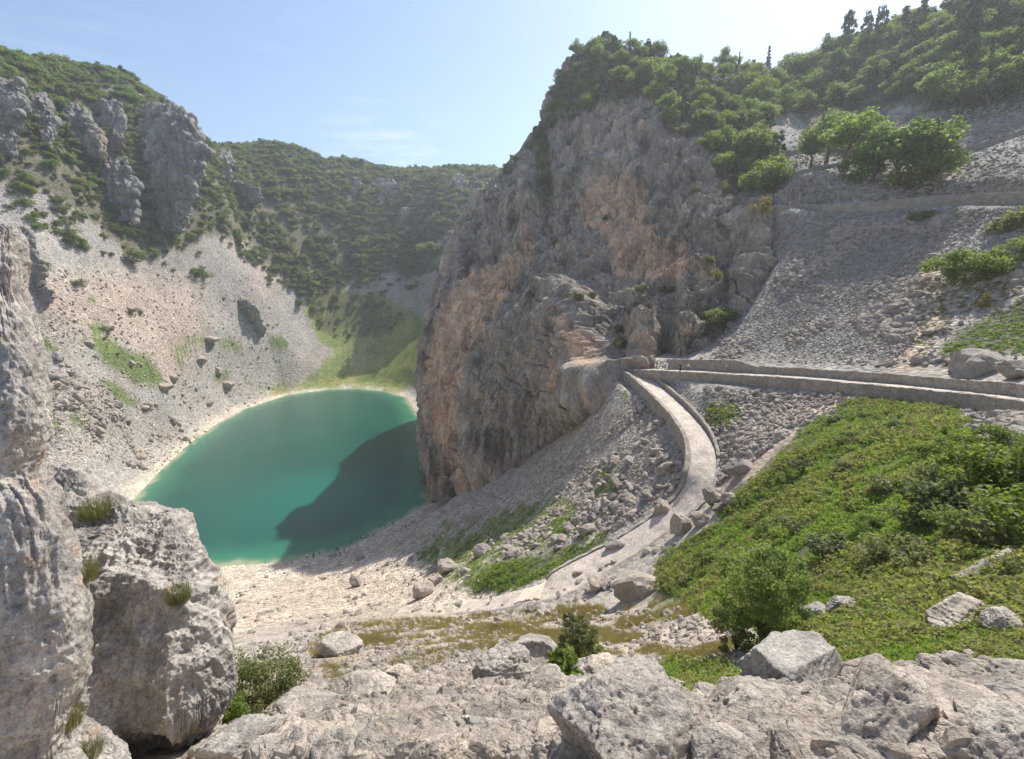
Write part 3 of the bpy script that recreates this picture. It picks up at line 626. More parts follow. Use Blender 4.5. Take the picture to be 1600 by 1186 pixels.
body('rock', [(362,-260,18,5.1,.6,1.6),(372,-260,34,5.0,.8,1.6),(450,-260,46,4.9,.9,1.7),(560,-260,74,4.7,.9,1.8),(640,-260,80,4.6,.9,1.8),(715,-260,66,4.6,.85,1.8),(760,-260,84,4.5,.9,1.8),(850,-260,104,4.4,.9,1.8),(940,-260,124,4.4,.9,1.8),
  (1020,-260,122,4.4,.85,1.8),(1100,-260,102,4.4,.8,1.8),(1150,-260,110,4.4,.8,1.9),(1230,-260,128,4.4,.8,2.0),(1420,-260,150,4.4,.8,2)], M_NEAR, near_col, .95, .13, 620, 620, 21, rid=.35, vst=.6, flute=2,
  label='tall pale grey rock face rising along the left edge of the view', cat='rock')
body('rock', [(733,66,96,8.4,.4,1.2),(745,60,124,8.2,.5,1.3),(790,50,190,7.9,.7,1.4),(803,50,256,7.7,.8,1.4),(832,50,290,7.5,1.0,1.5),(870,50,306,7.3,1.1,1.6),(930,50,332,7.1,1.2,1.7),(972,50,346,7.0,1.2,1.7),(1020,50,346,6.9,1.15,1.7),(1060,60,340,6.8,1.0,1.7),
  (1110,70,326,6.9,.7,1.6),(1150,80,310,7.0,.5,1.5),(1186,90,306,7.1,.4,1.5),(1300,90,300,7.2,.4,1.5)], M_NEAR, near_col, 1.1, .24, 680, 640, 5, rid=.6, vst=.45, flute=4,
  label='big fluted grey rock tower standing before the lake at lower left', cat='rock')
body('rock', [(1110,60,100,5.2,.3,.6),(1140,30,160,5.1,.4,.7),(1186,10,200,5.0,.45,.7),(1300,0,210,5.0,.5,.8)], M_NEAR, near_col, .6, .10, 220, 160, 9,
  label='low pale rock between the left rock face and the fluted tower', cat='rock')

# ------------------------------------------------------------------ boulders
def ico(sub):
    bm = bmesh.new(); bmesh.ops.create_icosphere(bm, subdivisions=sub, radius=1); V = np.array([v.co[:] for v in bm.verts]); F = np.array([[v.index for v in f.verts] for f in bm.faces]); bm.free(); return V, F
ICO = {k: ico(k) for k in (2, 3, 4, 6)}
def boulder_mesh(seed, sub=4, rough=.10, planes=13, scl=(1, 1, 1)):
    r = np.random.default_rng(seed); V, F = ICO[sub]; nn = r.normal(size=(planes, 3)); nn /= np.linalg.norm(nn, axis=1, keepdims=True); h = r.uniform(.58, 1.0, planes)
    d = V@nn.T; R = np.where(d > .08, h/np.maximum(d, .08), 9).min(1); R = np.minimum(R, 1.25)
    Q = V*R[:, None]*np.array(scl); o = seed*3.7
    nz_ = fbm(Q[:, 0]*1.4+o, Q[:, 1]*1.4, Q[:, 2]*1.4, 3 if sub < 4 else 6, .6); rz = fbm(Q[:, 0]*2.2+o, Q[:, 1]*2.2, Q[:, 2]*2.2, 2 if sub < 4 else 5, .55, ridged=True)
    if sub == 6: rough *= .55; rz = rz*.45+.25
    Q = Q*(1+rough*nz_+rough*.8*(rz-.5))[:, None]
    if sub >= 4:     # bedding: the stone breaks in steps along a tilted direction
        a = r.normal(size=3)+np.array((0, 0, 1.5)); a /= np.linalg.norm(a); q = Q@a*r.uniform(4, 7)+.5*fbm(Q[:, 0]*1.5+o, Q[:, 1]*1.5, Q[:, 2]*1.5, 3); st = q-np.floor(q)
        Q = Q*(1+(.035 if sub == 6 else .03)*(sstep(0, .22, st)-st))[:, None]
        cr_ = np.abs(fbm(Q[:, 0]*1.1+o+5, Q[:, 1]*1.1, Q[:, 2]*1.1, 4, .55)); Q = Q*(1-.07*sstep(.06, .0, cr_))[:, None]
    if sub == 6: Q = Q*(1+.012*fbm(Q[:, 0]*9, Q[:, 1]*9, Q[:, 2]*9, 4, .65, ridged=True))[:, None]
    return raw_mesh('boulder', Q, F, (), smooth=sub > 4)
M_BLD = rock_mat('boulder_limestone', use_attr=False, base=(.42, .385, .34), scale=5.0, bdist=.07, contrast=1.3)
M_BLD2 = rock_mat('far_boulder_limestone', use_attr=False, base=(.34, .305, .265), scale=1.6, bdist=.15, contrast=.95)
BM4 = [boulder_mesh(100+i, 4, .10, 11+i % 4) for i in range(7)]; BM3 = [boulder_mesh(200+i, 3, .10, 10+i % 4) for i in range(8)]; BM2 = [boulder_mesh(300+i, 2, .08, 9+i % 4) for i in range(6)]
for m in BM4: m.materials.append(M_BLD)
for m in BM3+BM2: m.materials.append(M_BLD2)
G_NEARB = 'boulders of the stony foreground'
def place_b(u0, v0, u1, v1, label, group=None, hi=False, seed=None, rot=None, mats=None, sink=.22):
    uc = (u0+u1)/2; vb = v1-(v1-v0)*.18; h = ray(uc, vb, (ground,)); 
    if h is None: return None
    s = depth_of(h[0]); w = (u1-u0)/2*s/FPX; hh = (v1-v0)/2*s/FPX; sd = seed if seed is not None else int(uc*7+v0*3)
    if hi: me = boulder_mesh(sd, 6, .13, 9); me.materials.append(M_BLD)
    else: me = (BM4 if s < 40 else BM3)[sd % 7]
    r = random.Random(sd); o = link('boulder', me, None, label=label, cat='boulder', group=group)
    o.rotation_euler = rot or (r.uniform(-.35, .35), r.uniform(-.3, .3), r.uniform(0, 6.28)) if not hi else (r.uniform(-.2, .2), r.uniform(-.2, .2), r.uniform(0, .6))
    d = max((w+hh)*.5, hh*.8); o.scale = (w*1.0, d*.88, hh*1.02) if hi else (((w+d)/2,)*2+(hh*1.1,))
    if not hi: o.rotation_euler = (r.uniform(-.2, .2), r.uniform(-.2, .2), r.choice([0, 1.57, 3.14, 4.71])+r.uniform(-.3, .3)); o.scale = (w, d, hh*1.08) if abs(math.sin(o.rotation_euler.z)) < .5 else (d, w, hh*1.08)
    p = Vector(P(uc, (v0+v1)/2+(.04*(v1-v0) if hi else 0), s+d*.25)); o.location = p; return o
for a in [
 (868,1042,1085,1215,'largest grey foreground boulder, split by a dark crack, at the bottom centre'),
 (1150,1003,1328,1098,'broad pale boulder with a flat sloping top under the leafy bush'),
 (1290,1058,1450,1200,'wedge-shaped foreground boulder with a dark shaded left face'),
 (1395,1056,1570,1160,'dark brown-faced boulder at the lower right, beside the wedge-shaped one'),
 (1090,1075,1225,1160,'low slanting grey slab left of the wedge-shaped boulder'),
 (750,1012,838,1078,'ridged grey boulder standing in the gravel left of the upright bush'),
 (800,988,860,1040,'rounded dark-streaked boulder just behind the ridged grey one'),
 (805,1048,880,1105,'slanting rock below the ridged boulder, running down to the gravel'),
 (572,1118,628,1166,'dark-sided boulder beside a pale cube in the bottom gravel'),
 (600,1130,645,1172,'pale squarish rock leaning on the dark-sided boulder in the bottom gravel'),
 (512,1063,605,1115,'long flat ledge rock with a shaded front at lower centre left'),
 (428,1088,522,1130,'grey ledge rock beside the dark bush at lower left'),
 (600,1044,642,1072,'small blocky rock with a dark notch on the flat ledge'),
 (502,995,557,1032,'two-toned rock alone in the dry grass left of centre'),
 (896,1028,968,1068,'pale rock knob behind the split boulder'),
 (1010,1072,1075,1125,'narrow rock between the split boulder and the green leafy hollow'),
 (1180,1140,1300,1200,'flat pale slab on the bottom edge right of centre'),
 (1075,1150,1170,1210,'rounded pale slab cut by the bottom edge under the slanting slab'),
 (1253,936,1304,980,'smooth pale boulder in the green plants, left one of a pair'),
 (1300,936,1342,966,'small dark-fronted boulder, right one of a pair in the green plants'),
 (1438,936,1548,996,'long pale humped boulder in the bright green plants at right'),
 (1540,958,1625,1002,'pale boulder cut by the right edge in the bright green plants'),
 (1490,880,1620,910,'flat rocky outcrop under the dark bushes at the right edge'),
 (1430,1030,1485,1062,'angular rock at the top rim of the lower right rubble'),
 (1480,1022,1545,1058,'flat slab at the top rim of the lower right rubble'),
 (1545,1030,1620,1070,'pale blocky rock at the right edge above the lower right rubble'),
 (1330,1022,1380,1058,'striped rock between green plants and the wedge-shaped boulder'),
 (1500,1120,1625,1200,'broad pale slab in the bottom right corner'),
 (1125,1060,1165,1095,'rounded grey rock at the left foot of the broad pale boulder'),
 (1170,1068,1210,1098,'pale oval rock in front of the broad pale boulder'),
 (640,1140,740,1200,'low grey slab on the bottom edge left of centre'),
 (720,1120,790,1165,'worn grey slab in the gravel right of the dark-sided boulder'),
 (310,1140,430,1200,'pale slab on the bottom edge under the dark bush'),
]: place_b(*a[:4], a[4], G_NEARB, hi=True)
for a in [
 (960,890,1042,940,'big pointed dark boulder beside the stepped path'), (920,902,946,928,'dark boulder at the path edge left of the big pointed one'),
 (1135,716,1192,742,'flat pinkish slab on the bare soil right of the curving path'), (1480,540,1582,590,'big pale boulder resting on the road wall at right'),
 (1565,565,1625,595,'grey boulder at the right edge behind the big pale one'), (1565,678,1610,702,'pale round boulder in the rubble at the right edge'),
 (1050,805,1078,838,'upright dark boulder on the outer bend of the path'), (1100,762,1132,792,'largest boulder of the pile on the right side of the path bend'),
 (1128,770,1152,794,'boulder at the right of the pile on the path bend'), (1112,786,1136,802,'small boulder at the foot of the pile on the path bend'),
 (1084,800,1112,822,'flat boulder between the pile and the upright dark boulder'), (1018,778,1052,804,'smooth boulder against the inner edge of the path'),
 (944,842,976,860,'dark flat boulder in the grass against the inner edge of the path'), (1060,896,1085,906,'small white rock lying in the green slope below the path'),
 (738,848,768,872,'ridged pale rock in the grass strip near the shore slope'), (686,874,714,898,'tilted boulder at the left end of the grass strip'), (645,908,676,938,'tall boulder at the end of the pale track'),
 (668,900,690,918,'boulder just right of the tall one at the end of the pale track'), (548,900,564,920,'lone boulder with a long shadow on the sunlit beach slope'), (514,863,526,871,'pale boulder at the edge of the cliff shadow on the beach'),
 (557,867,568,877,'square block standing in the shade on the beach'), (1138,983,1162,1000,'dark rock tucked under the leafy bush'), (347,594,365,607,'dark block near the left shore'), (315,524,341,535,'dark flat rock in the green patches of the left slope'),
 (301,555,322,568,'grey rock below the green patches of the left slope'), (196,562,211,571,'dark rock in the middle of the left slope green'), (130,528,146,542,'pale rock at the top of the left slope green'), (242,598,269,611,'broken rocks under the left slope green'),
 (262,582,276,596,'small dark rock beside the broken rocks on the left slope'), (334,574,346,586,'small rock above the dark block near the left shore'), (78,550,100,564,'dark rock on the far left slope beside the rock face'),
 (318,625,334,634,'small dark rock at the edge of the left shore'), (210,480,224,490,'low rock on the bare left slope'), (1440,512,1464,524,'dark rock at the foot of the pink soil strip'),(1445,396,1468,408,'grey rock above the pink soil strip'),
 (1268,990-40,1290,962,'') 
]:
    if a[4]: place_b(*a[:4], a[4], 'boulders on the slopes')
def poly_pts(poly, n, seed=1):
    r = random.Random(seed); us = [p[0] for p in poly]; vs = [p[1] for p in poly]; out = []
    PX = [(p[0], p[1]) for p in poly]
    while len(out) < n:
        u, v = r.uniform(min(us), max(us)), r.uniform(min(vs), max(vs))
        if inside(np.array([u]), np.array([v]), PX)[0]: out.append((u, v))
    return out
def scatter_b(poly, n, smin, smax, label, group, seed, pw=2.0, tall=.75):
    r = random.Random(seed)
    for (u, v) in poly_pts(poly, n, seed):
        h = ray(u, v, (ground,))
        if not h: continue
        k = smin+(smax-smin)*r.random()**pw; s = depth_of(h[0]); me = (BM4 if s < 30 else BM3)[r.randrange(7)]
        o = link('boulder', me, None, label=label, cat='boulder', group=group); o.location = h[0]+Vector((0, 0, k*.2)); o.rotation_euler = (r.uniform(-.5, .5), r.uniform(-.5, .5), r.uniform(0, 6.3))
        o.scale = (k*r.uniform(.8, 1.3), k*r.uniform(.8, 1.3), k*r.uniform(.55, .9))
B_LEFT = [(925,720),(1000,690),(1050,690),(1062,720),(1040,770),(985,810),(870,850),(760,880),(790,830),(870,790)]
scatter_b(B_LEFT, 105, .35, 1.2, 'grey boulder in the rubble inside the bend of the path', 'boulders inside the bend of the path', 3)
scatter_b([(700,870),(760,840),(830,830),(800,870),(720,900)], 14, .4, 1.1, 'grey boulder in the grass above the beach', 'boulders in the grass above the beach', 4)
scatter_b([(840,915),(930,885),(1010,860),(1060,850),(1060,880),(960,925),(890,945)], 26, .25, .7, 'grey boulder along the outer edge of the stepped path', 'boulders along the outer edge of the path', 5)
scatter_b([(720,940),(840,945),(880,960),(700,965)], 12, .25, .6, 'small boulder beside the foot of the path', 'boulders beside the foot of the path', 6)
scatter_b([(200,560),(320,600),(430,600),(400,630),(320,660),(250,610)], 34, .5, 1.7, 'dark boulder on the left slope above the shore', 'dark boulders on the left slope', 7)
scatter_b([(560,1040),(760,1000),(1100,1000),(1100,1150),(900,1180),(400,1180),(420,1100)], 60, .05, .2, 'small loose grey rock in the foreground gravel', 'loose rocks in the foreground gravel', 8)
scatter_b([(1090,1110),(1600,1060),(1600,1186),(1090,1186)], 40, .04, .14, 'small loose rock in the lower right rubble', 'loose rocks in the lower right rubble', 9)

# ------------------------------------------------------------------ instanced rubble (nobody could count it)
def scatter(name, pts, rot, scl, srcs, label, cat, **kw):
    me = bpy.data.meshes.new(name); pts = np.asarray(pts, np.float32); me.vertices.add(len(pts)); me.vertices.foreach_set('co', pts.ravel())
    a = me.attributes.new('rot', 'FLOAT_VECTOR', 'POINT'); a.data.foreach_set('vector', np.asarray(rot, np.float32).ravel())
    a = me.attributes.new('scl', 'FLOAT_VECTOR', 'POINT'); a.data.foreach_set('vector', np.asarray(scl, np.float32).ravel())
    a = me.attributes.new('idx', 'INT', 'POINT'); a.data.foreach_set('value', rng.integers(0, len(srcs), len(pts)).astype(np.int32))
    o = link(name, me, None, label=label, cat=cat, kind='stuff', **kw)
    ng = bpy.data.node_groups.new(name, 'GeometryNodeTree'); ng.interface.new_socket('Geometry', in_out='INPUT', socket_type='NodeSocketGeometry'); ng.interface.new_socket('Geometry', in_out='OUTPUT', socket_type='NodeSocketGeometry')
    gi = ng.nodes.new('NodeGroupInput'); go = ng.nodes.new('NodeGroupOutput'); ip = ng.nodes.new('GeometryNodeInstanceOnPoints'); gg = ng.nodes.new('GeometryNodeGeometryToInstance')
    for s in reversed(srcs):
        oi = ng.nodes.new('GeometryNodeObjectInfo'); oi.inputs['Object'].default_value = s; oi.inputs['As Instance'].default_value = True; ng.links.new(oi.outputs['Geometry'], gg.inputs[0])
    def at(n, t):
        x = ng.nodes.new('GeometryNodeInputNamedAttribute'); x.data_type = t; x.inputs[0].default_value = n; return [q for q in x.outputs if q.enabled and q.name == 'Attribute'][0]
    # object transforms are reset so that only the point's own rotation and scale apply
    ng.links.new(gi.outputs[0], ip.inputs['Points'])
    rz = ng.nodes.new('GeometryNodeRealizeInstances')
    ng.links.new(gg.outputs[0], ip.inputs['Instance']); ip.inputs['Pick Instance'].default_value = True
    ng.links.new(at('idx', 'INT'), ip.inputs['Instance Index'])
    e = ng.nodes.new('FunctionNodeEulerToRotation'); ng.links.new(at('rot', 'FLOAT_VECTOR'), e.inputs[0]); ng.links.new(e.outputs[0], ip.inputs['Rotation']); ng.links.new(at('scl', 'FLOAT_VECTOR'), ip.inputs['Scale'])
    ng.links.new(ip.outputs[0], go.inputs[0]); ng.nodes.remove(rz)
    md = o.modifiers.new('scatter', 'NODES'); md.node_group = ng; return o
def px_scatter(polys, n, seed, objs=None, wmask=None, thr=.3):
    r = np.random.default_rng(seed); out = []; nor = []
    bb = [(min(p[0] for p in pl), min(p[1] for p in pl), max(p[0] for p in pl), max(p[1] for p in pl)) for pl in polys]
    ar = np.array([(b[2]-b[0])*(b[3]-b[1]) for b in bb], float); ar /= ar.sum()
    for pl, b, k in zip(polys, bb, ar):
        m = int(n*k); u = r.uniform(b[0], b[2], m); v = r.uniform(b[1], b[3], m); ins = inside(u, v, [(p[0], p[1]) for p in pl]); u, v = u[ins], v[ins]
        if wmask is not None:
            w = wmask(u, v); kk = r.random(len(u)) < w; u, v = u[kk], v[kk]
        for a, c in zip(u, v):
            h = ray(a, c, objs or (ground,))
            if h: out.append(h[0][:]); nor.append(h[1][:])
    return np.array(out), np.array(nor)
def keep_off_paths(p, mar=.1, ns=('LOWER', 'ROAD', 'UP1', 'UP2', 'UP3', 'UP4')):
    ok = np.ones(len(p), bool)
    for k in ns:
        pl = PATHS[k]; d, par, _ = seg_dist(p[:, 0], p[:, 1], pl[::4, :2]); ok &= d > pl[:, 3].mean()+mar
    d, _, _ = seg_dist(p[:, 0], p[:, 1], SHW, True); ok &= ~inside(p[:, 0], p[:, 1], SHW)
    return ok
def rocks_from(mesh_list, where, label):
    """a few real stones of each shape, also used as the shapes of the loose rubble"""
    out = []
    for i, (me, (u, v)) in enumerate(zip(mesh_list, where)):
        h = ray(u, v, (ground,)); o = link('boulder', me, None, label=label, cat='boulder', group=label+'s'.replace('ss', 's')); o.location = h[0]; o.scale = (1, 1, 1); out.append(o)
    return out
SRC3 = []
for i, (u, v) in enumerate([(790,838),(905,812),(958,775),(1010,742),(872,842),(985,712),(1040,735)]):
    h = ray(u, v, (ground,)); o = link('boulder', BM3[i], None, label='large grey boulder, one metre high, half sunk inside the bend of the path', cat='boulder', group='large boulders inside the bend'); o.location = h[0]-Vector((0, 0, .3)); SRC3.append(o)
SRC2 = []
for i, (u, v) in enumerate([(755,862),(838,838),(925,760),(965,742),(1025,700),(1003,790)]):
    h = ray(u, v, (ground,)); o = link('boulder', BM2[i], None, label='angular grey block, one metre high, half sunk inside the bend of the path', cat='boulder', group='angular blocks inside the bend'); o.location = h[0]-Vector((0, 0, .4)); SRC2.append(o)
def rub(name, polys, n, smin, smax, label, seed, pw=3.0, srcs=None, wm=None, mar=.1, relk=None, clump=0):
    p, nn = px_scatter(polys, n, seed, wmask=wm)
    if not len(p): return
    k = keep_off_paths(p, mar); p = p[k]; r = np.random.default_rng(seed+1); m = len(p)
    s = smin+(smax-smin)*r.random(m)**pw
    if clump: s = s*(.45+1.5*sstep(-.2, .7, vnoise(p[:, 0]/7, p[:, 1]/9, p[:, 2]/7)+.4*vnoise(p[:, 0]/2.5, p[:, 1]/2.5, 3)))
    if relk: s = s*np.clip(np.linalg.norm(p, axis=1)/relk, .25, 3)
    sc = s[:, None]*r.uniform(.7, 1.3, (m, 3))*np.array((1, 1, .75)); rot = np.stack([r.uniform(-.6, .6, m), r.uniform(-.6, .6, m), r.uniform(0, 6.3, m)], 1)
    p = p+np.stack([np.zeros(m), np.zeros(m), s*.15], 1)
    return scatter(name, p, rot, sc, srcs or SRC2, label, 'rubble')
def nogreen(u, v): return 1-np.clip(samp(MASKS['green'], u, v)*1.3, 0, 1)
rub('rubble', [[(300,1186),(430,1085),(560,1030),(760,1010),(1020,1030),(1090,1090),(1200,1060),(1420,1040),(1600,1030),(1600,1186)]], 85000, .014, .17, 'loose pale gravel and stones covering the foreground', 11, 3.2, srcs=SRC3, wm=nogreen)
rub('rubble', [[(360,1010),(700,965),(1130,950),(1200,1040),(1020,1050),(760,1040),(560,1060),(400,1100)]], 15000, .02, .17, 'scattered pale stones in the dry grass below the beach track', 12, 5, wm=nogreen, relk=22)
rub('rubble', [[(1200,335),(1600,325),(1600,560),(1450,575),(1090,562),(1200,440)]], 52000, .07, .55, 'grey scree of broken rock above the road', 13, 3.5, wm=lambda u, v: (.12+.88*samp(MASKS['grey'], u, v))*(1-.85*samp(MASKS['pink'], u, v)), clump=1)
rub('rubble', [[(1100,605),(1400,625),(1600,650),(1600,760),(1500,700),(1380,620),(1260,660),(1120,760)]], 13000, .08, .55, 'grey scree between the road and the green slope', 14, 3, wm=nogreen)
rub('rubble', [[(700,880),(800,800),(1000,630),(1070,690),(1062,760),(980,820),(850,865)]], 24000, .07, .6, 'broken rock filling the slope inside the bend of the path', 15, 4, wm=nogreen, clump=1)
rub('rubble', [[(560,870),(700,790),(900,680),(990,625),(1010,640),(860,760),(700,860),(640,880)]], 16000, .06, .32, 'fine scree along the foot of the cliff', 16, 3)
rub('rubble', [[(80,560),(150,585),(320,670),(340,700),(250,740),(60,700)]], 6500, .2, 1.3, 'dark rubble on the left slope above the lake', 17, 6, clump=1)
rub('rubble', [[(60,420),(400,430),(480,560),(420,620),(320,660),(60,520)]], 5000, .15, .8, 'thin scatter of stones on the bare left slope', 18, 4)
rub('rubble', [[(330,890),(660,870),(800,920),(760,960),(400,1000)],[(200,800),(320,670),(380,632),(340,720),(240,790)]], 7000, .04, .45, 'small stones on the pale beach', 19, 7, clump=1)
rub('rubble', [[(1210,200),(1600,160),(1600,300),(1210,320)]], 7000, .10, .5, 'grey scree around the upper path', 20, 3)

# ------------------------------------------------------------------ paths and their walls
def path_strip(pl, name='path'):
    n = len(pl)*2; Q = catmull(pl, n); T = np.gradient(Q[:, :2], axis=0); T /= np.linalg.norm(T, axis=1, keepdims=True); R = np.stack([T[:, 1], -T[:, 0]], 1); m = 25
    V = np.empty((n, m, 3)); 
    for j, f in enumerate(np.linspace(-1, 1, m)):
        V[:, j, :2] = Q[:, :2]+R*(Q[:, 3]*f)[:, None]; V[:, j, 2] = Q[:, 2]+.03
    V[..., 2] += .05*vnoise(V[..., 0]/.8, V[..., 1]/.8, 0)+.03*vnoise(V[..., 0]/.3, V[..., 1]/.3, 3)
    e = np.linspace(-1, 1, m)[None, :]; V[..., 2] -= .35*np.clip(np.abs(e)-.93, 0, 1)/.07*.5
    c = np.empty((n, m, 3)); c[...] = (.57, .49, .41); me, _ = grid_mesh(name, V.reshape(-1, 3), n, m, c.reshape(-1, 3)); return link(name, me, M_PATH, kind='structure')
M_PATH = rock_mat('path_stone', scale=1.5, bdist=.08, contrast=.65, crk=.55)
for k in PATHS: path_strip(PATHS[k])
M_WALL = rock_mat('wall_stone', scale=2.0, bdist=.14, contrast=.85, crk=.4)
def stone_wall(pl, f0, f1, side, off, thick, top, bot, label, lean=0.0, col=(.37, .325, .27), group=None, stones=.5):
    """a masonry wall along one side of a path: f0..f1 of its length, side +1 = right of travel; top and bot relative to the path"""
    n = max(24, int(len(pl)*abs(f1-f0)*3)); a = int(f0*(len(pl)-1)); b = int(f1*(len(pl)-1)); Q = catmull(pl[a:b+1], n)
    T = np.gradient(Q[:, :2], axis=0); T /= np.linalg.norm(T, axis=1, keepdims=True); R = np.stack([T[:, 1], -T[:, 0]], 1)*side
    tp = top(np.linspace(0, 1, n)) if callable(top) else np.full(n, top); bt = bot(np.linspace(0, 1, n)) if callable(bot) else np.full(n, bot)
    prof = []; h = 9
    for k in range(h): prof.append((0, k/(h-1)))
    for k in range(1, 4): prof.append((k/4, 1))
    for k in range(h): prof.append((1, 1-k/(h-1)))
    V = np.empty((n, len(prof), 3))
    for j, (o_, t) in enumerate(prof):
        z = bt+(tp-bt)*t; d = Q[:, 3]+off+thick*o_+(lean*(1-t)*(1 if o_ > .5 else 0))
        V[:, j, :2] = Q[:, :2]+R*d[:, None]; V[:, j, 2] = Q[:, 2]+z
    nz_ = .07*vnoise(V[..., 0]/.45, V[..., 1]/.45, V[..., 2]/.3)+.05*vnoise(V[..., 0]/1.7, V[..., 1]/1.7, V[..., 2]/1.7)
    V[..., :2] += R[:, None, :]*nz_[..., None]; V[..., 2] += np.array([t for _, t in prof])[None]*(.09*vnoise(V[..., 0]/.5, V[..., 1]/.5, 1)+.08*vnoise(V[..., 0]/3, V[..., 1]/3, 1))
    # close both ends
    V = np.concatenate([V[:1].mean(1, keepdims=True).repeat(len(prof), 1), V, V[-1:].mean(1, keepdims=True).repeat(len(prof), 1)])
    c = np.empty(V.shape); c[...] = col; me, _ = grid_mesh('stone_wall', V.reshape(-1, 3), n+2, len(prof), c.reshape(-1, 3), smooth=False)
    return link('stone_wall', me, M_WALL, label=label, cat='wall', group=group)
LW, RD = PATHS['LOWER'], PATHS['ROAD']
stone_wall(LW, .0, .55, +1, 0, .62, lambda t: .42-.25*t, lambda t: -3.0+1.3*t, 'outer parapet wall of the curving path, on its inner bend side')
stone_wall(LW, .02, .335, -1, 0, .45, lambda t: 1.0-.65*t**3, lambda t: -1.2+0*t, 'taller parapet wall on the right side of the path below the junction')
stone_wall(LW, .335, .55, -1, 0, .4, .12, -.8, 'low line of edging stones on the right side of the path bend', col=(.40, .37, .34))
stone_wall(LW, .55, .86, +1, 0, .4, .16, -1.1, 'low kerb of pale stones along the lower stretch of the path', col=(.46, .42, .37))
stone_wall(RD, .235, 1.0, +1, 0, .8, .10, lambda t: -2.6-.5*t, 'grey supporting wall under the outer side of the road')
stone_wall(RD, .29, 1.0, -1, 0, .7, lambda t: 1.35+.9*sstep(.28, .22, t), -.6, 'long retaining wall along the uphill side of the road')
stone_wall(RD, .0, .17, +1, 0, .4, .95, -2.2, 'short curved parapet of the lookout at the cliff foot')
stone_wall(PATHS['UP1'], .0, 1.0, +1, 0, .8, .95, lambda t: -2.4-.4*t, 'long grey wall below the upper path across the scree')
stone_wall(PATHS['UP1'], .5, 1.0, -1, .3, .5, lambda t: 2.4-2*np.abs(t-.5), -.8, 'retaining wall behind the right part of the upper path')
stone_wall(PATHS['UP2'], .0, 1.0, +1, 0, .5, .8, -2.2, 'short wall at the left below the tree clump, over the long one')
stone_wall(PATHS['UP3'], .0, 1.0, +1, 0, .5, .7, -1.5, 'wall of the highest path right of the tree clump')
stone_wall(PATHS['UP4'], .0, 1.0, +1, 0, .5, .7, -1.5, 'highest short wall at the left of the tree clump')
# steps at the lower end of the path
M_STEP = rock_mat('step_stone', use_attr=False, base=(.50, .44, .37), scale=2.5, bdist=.05, contrast=.5)
def steps():
    V = []; F = []; uu, vv, _ = proj(LW[:, :3]); i0 = int(np.argmin(np.abs(uu-848)+np.abs(vv-922)))
    for q in range(10):
        i = min(i0+q*1, len(LW)-2); c = Vector(LW[i, :3]); T = Vector((LW[i+1, 0]-LW[i, 0], LW[i+1, 1]-LW[i, 1], 0)).normalized(); Rr = Vector((T.y, -T.x, 0)); r = random.Random(q); w = LW[i, 3]*r.uniform(.7, .85); b = len(V)
        for dz in (-.4, .14):
            for (p, t) in ((-w, 0), (w, 0), (w, .32), (-w, .32)): V.append(c+Rr*(p+r.uniform(-.08, .08))+T*(t+r.uniform(-.05, .05))+Vector((0, 0, dz+r.uniform(-.03, .03))))
        for f in ((0,3,2,1),(4,5,6,7),(0,1,5,4),(1,2,6,5),(2,3,7,6),(3,0,4,7)): F.append([b+k for k in f])
    link('steps', raw_mesh('steps', [v[:] for v in V], F, (M_STEP,)), None, kind='structure')
steps()
# ------------------------------------------------------------------ vegetation
def leaf_mat(name, col, col2, trans=.38, rough=.6, hue=.0):
    m = bpy.data.materials.new(name); m.use_nodes = True; nt = m.node_tree; nt.nodes.clear(); out = N(nt, 'ShaderNodeOutputMaterial')
    oi = N(nt, 'ShaderNodeObjectInfo'); at = N(nt, 'ShaderNodeAttribute', attribute_name='lf')
    f = math_(nt, 'ADD', math_(nt, 'MULTIPLY', oi.outputs['Random'], .55), math_(nt, 'MULTIPLY', at.outputs['Fac'], .45))
    c = mixc(nt, f, col, col2); v = mrange(nt, at.outputs['Fac'], 0, 1, .72, 1.28); c = mixc(nt, 1.0, c, v, 'MULTIPLY')
    d = N(nt, 'ShaderNodeBsdfPrincipled', i_Roughness=rough); d.inputs['Specular IOR Level'].default_value = .25; t = N(nt, 'ShaderNodeBsdfTranslucent'); mx = N(nt, 'ShaderNodeMixShader', i_0=trans)
    ct = mixc(nt, 1.0, c, (1.25, 1.35, .7), 'MULTIPLY')
    nt.links.new(c, d.inputs['Base Color']); nt.links.new(ct, t.inputs['Color']); L(nt, d, 0, mx, 1); L(nt, t, 0, mx, 2); L(nt, mx, 0, out, 0); return m
M_TREE = leaf_mat('broad_leaves', (.14, .205, .065), (.23, .28, .10), .56)
M_DARK = leaf_mat('evergreen_needles', (.06, .085, .042), (.095, .12, .055), .3)
M_OLIVE = leaf_mat('scrub_leaves', (.125, .16, .065), (.23, .23, .11), .5)
M_LIME = leaf_mat('bright_leaves', (.15, .21, .045), (.22, .26, .06), .48)
M_YEL = leaf_mat('yellowing_leaves', (.22, .20, .05), (.32, .25, .07), .4)
M_DRYG = leaf_mat('dry_grass', (.30, .25, .12), (.40, .33, .17), .3)
M_BARK = rock_mat('bark', use_attr=False, base=(.16, .12, .09), scale=6, bdist=.03, pits=False)
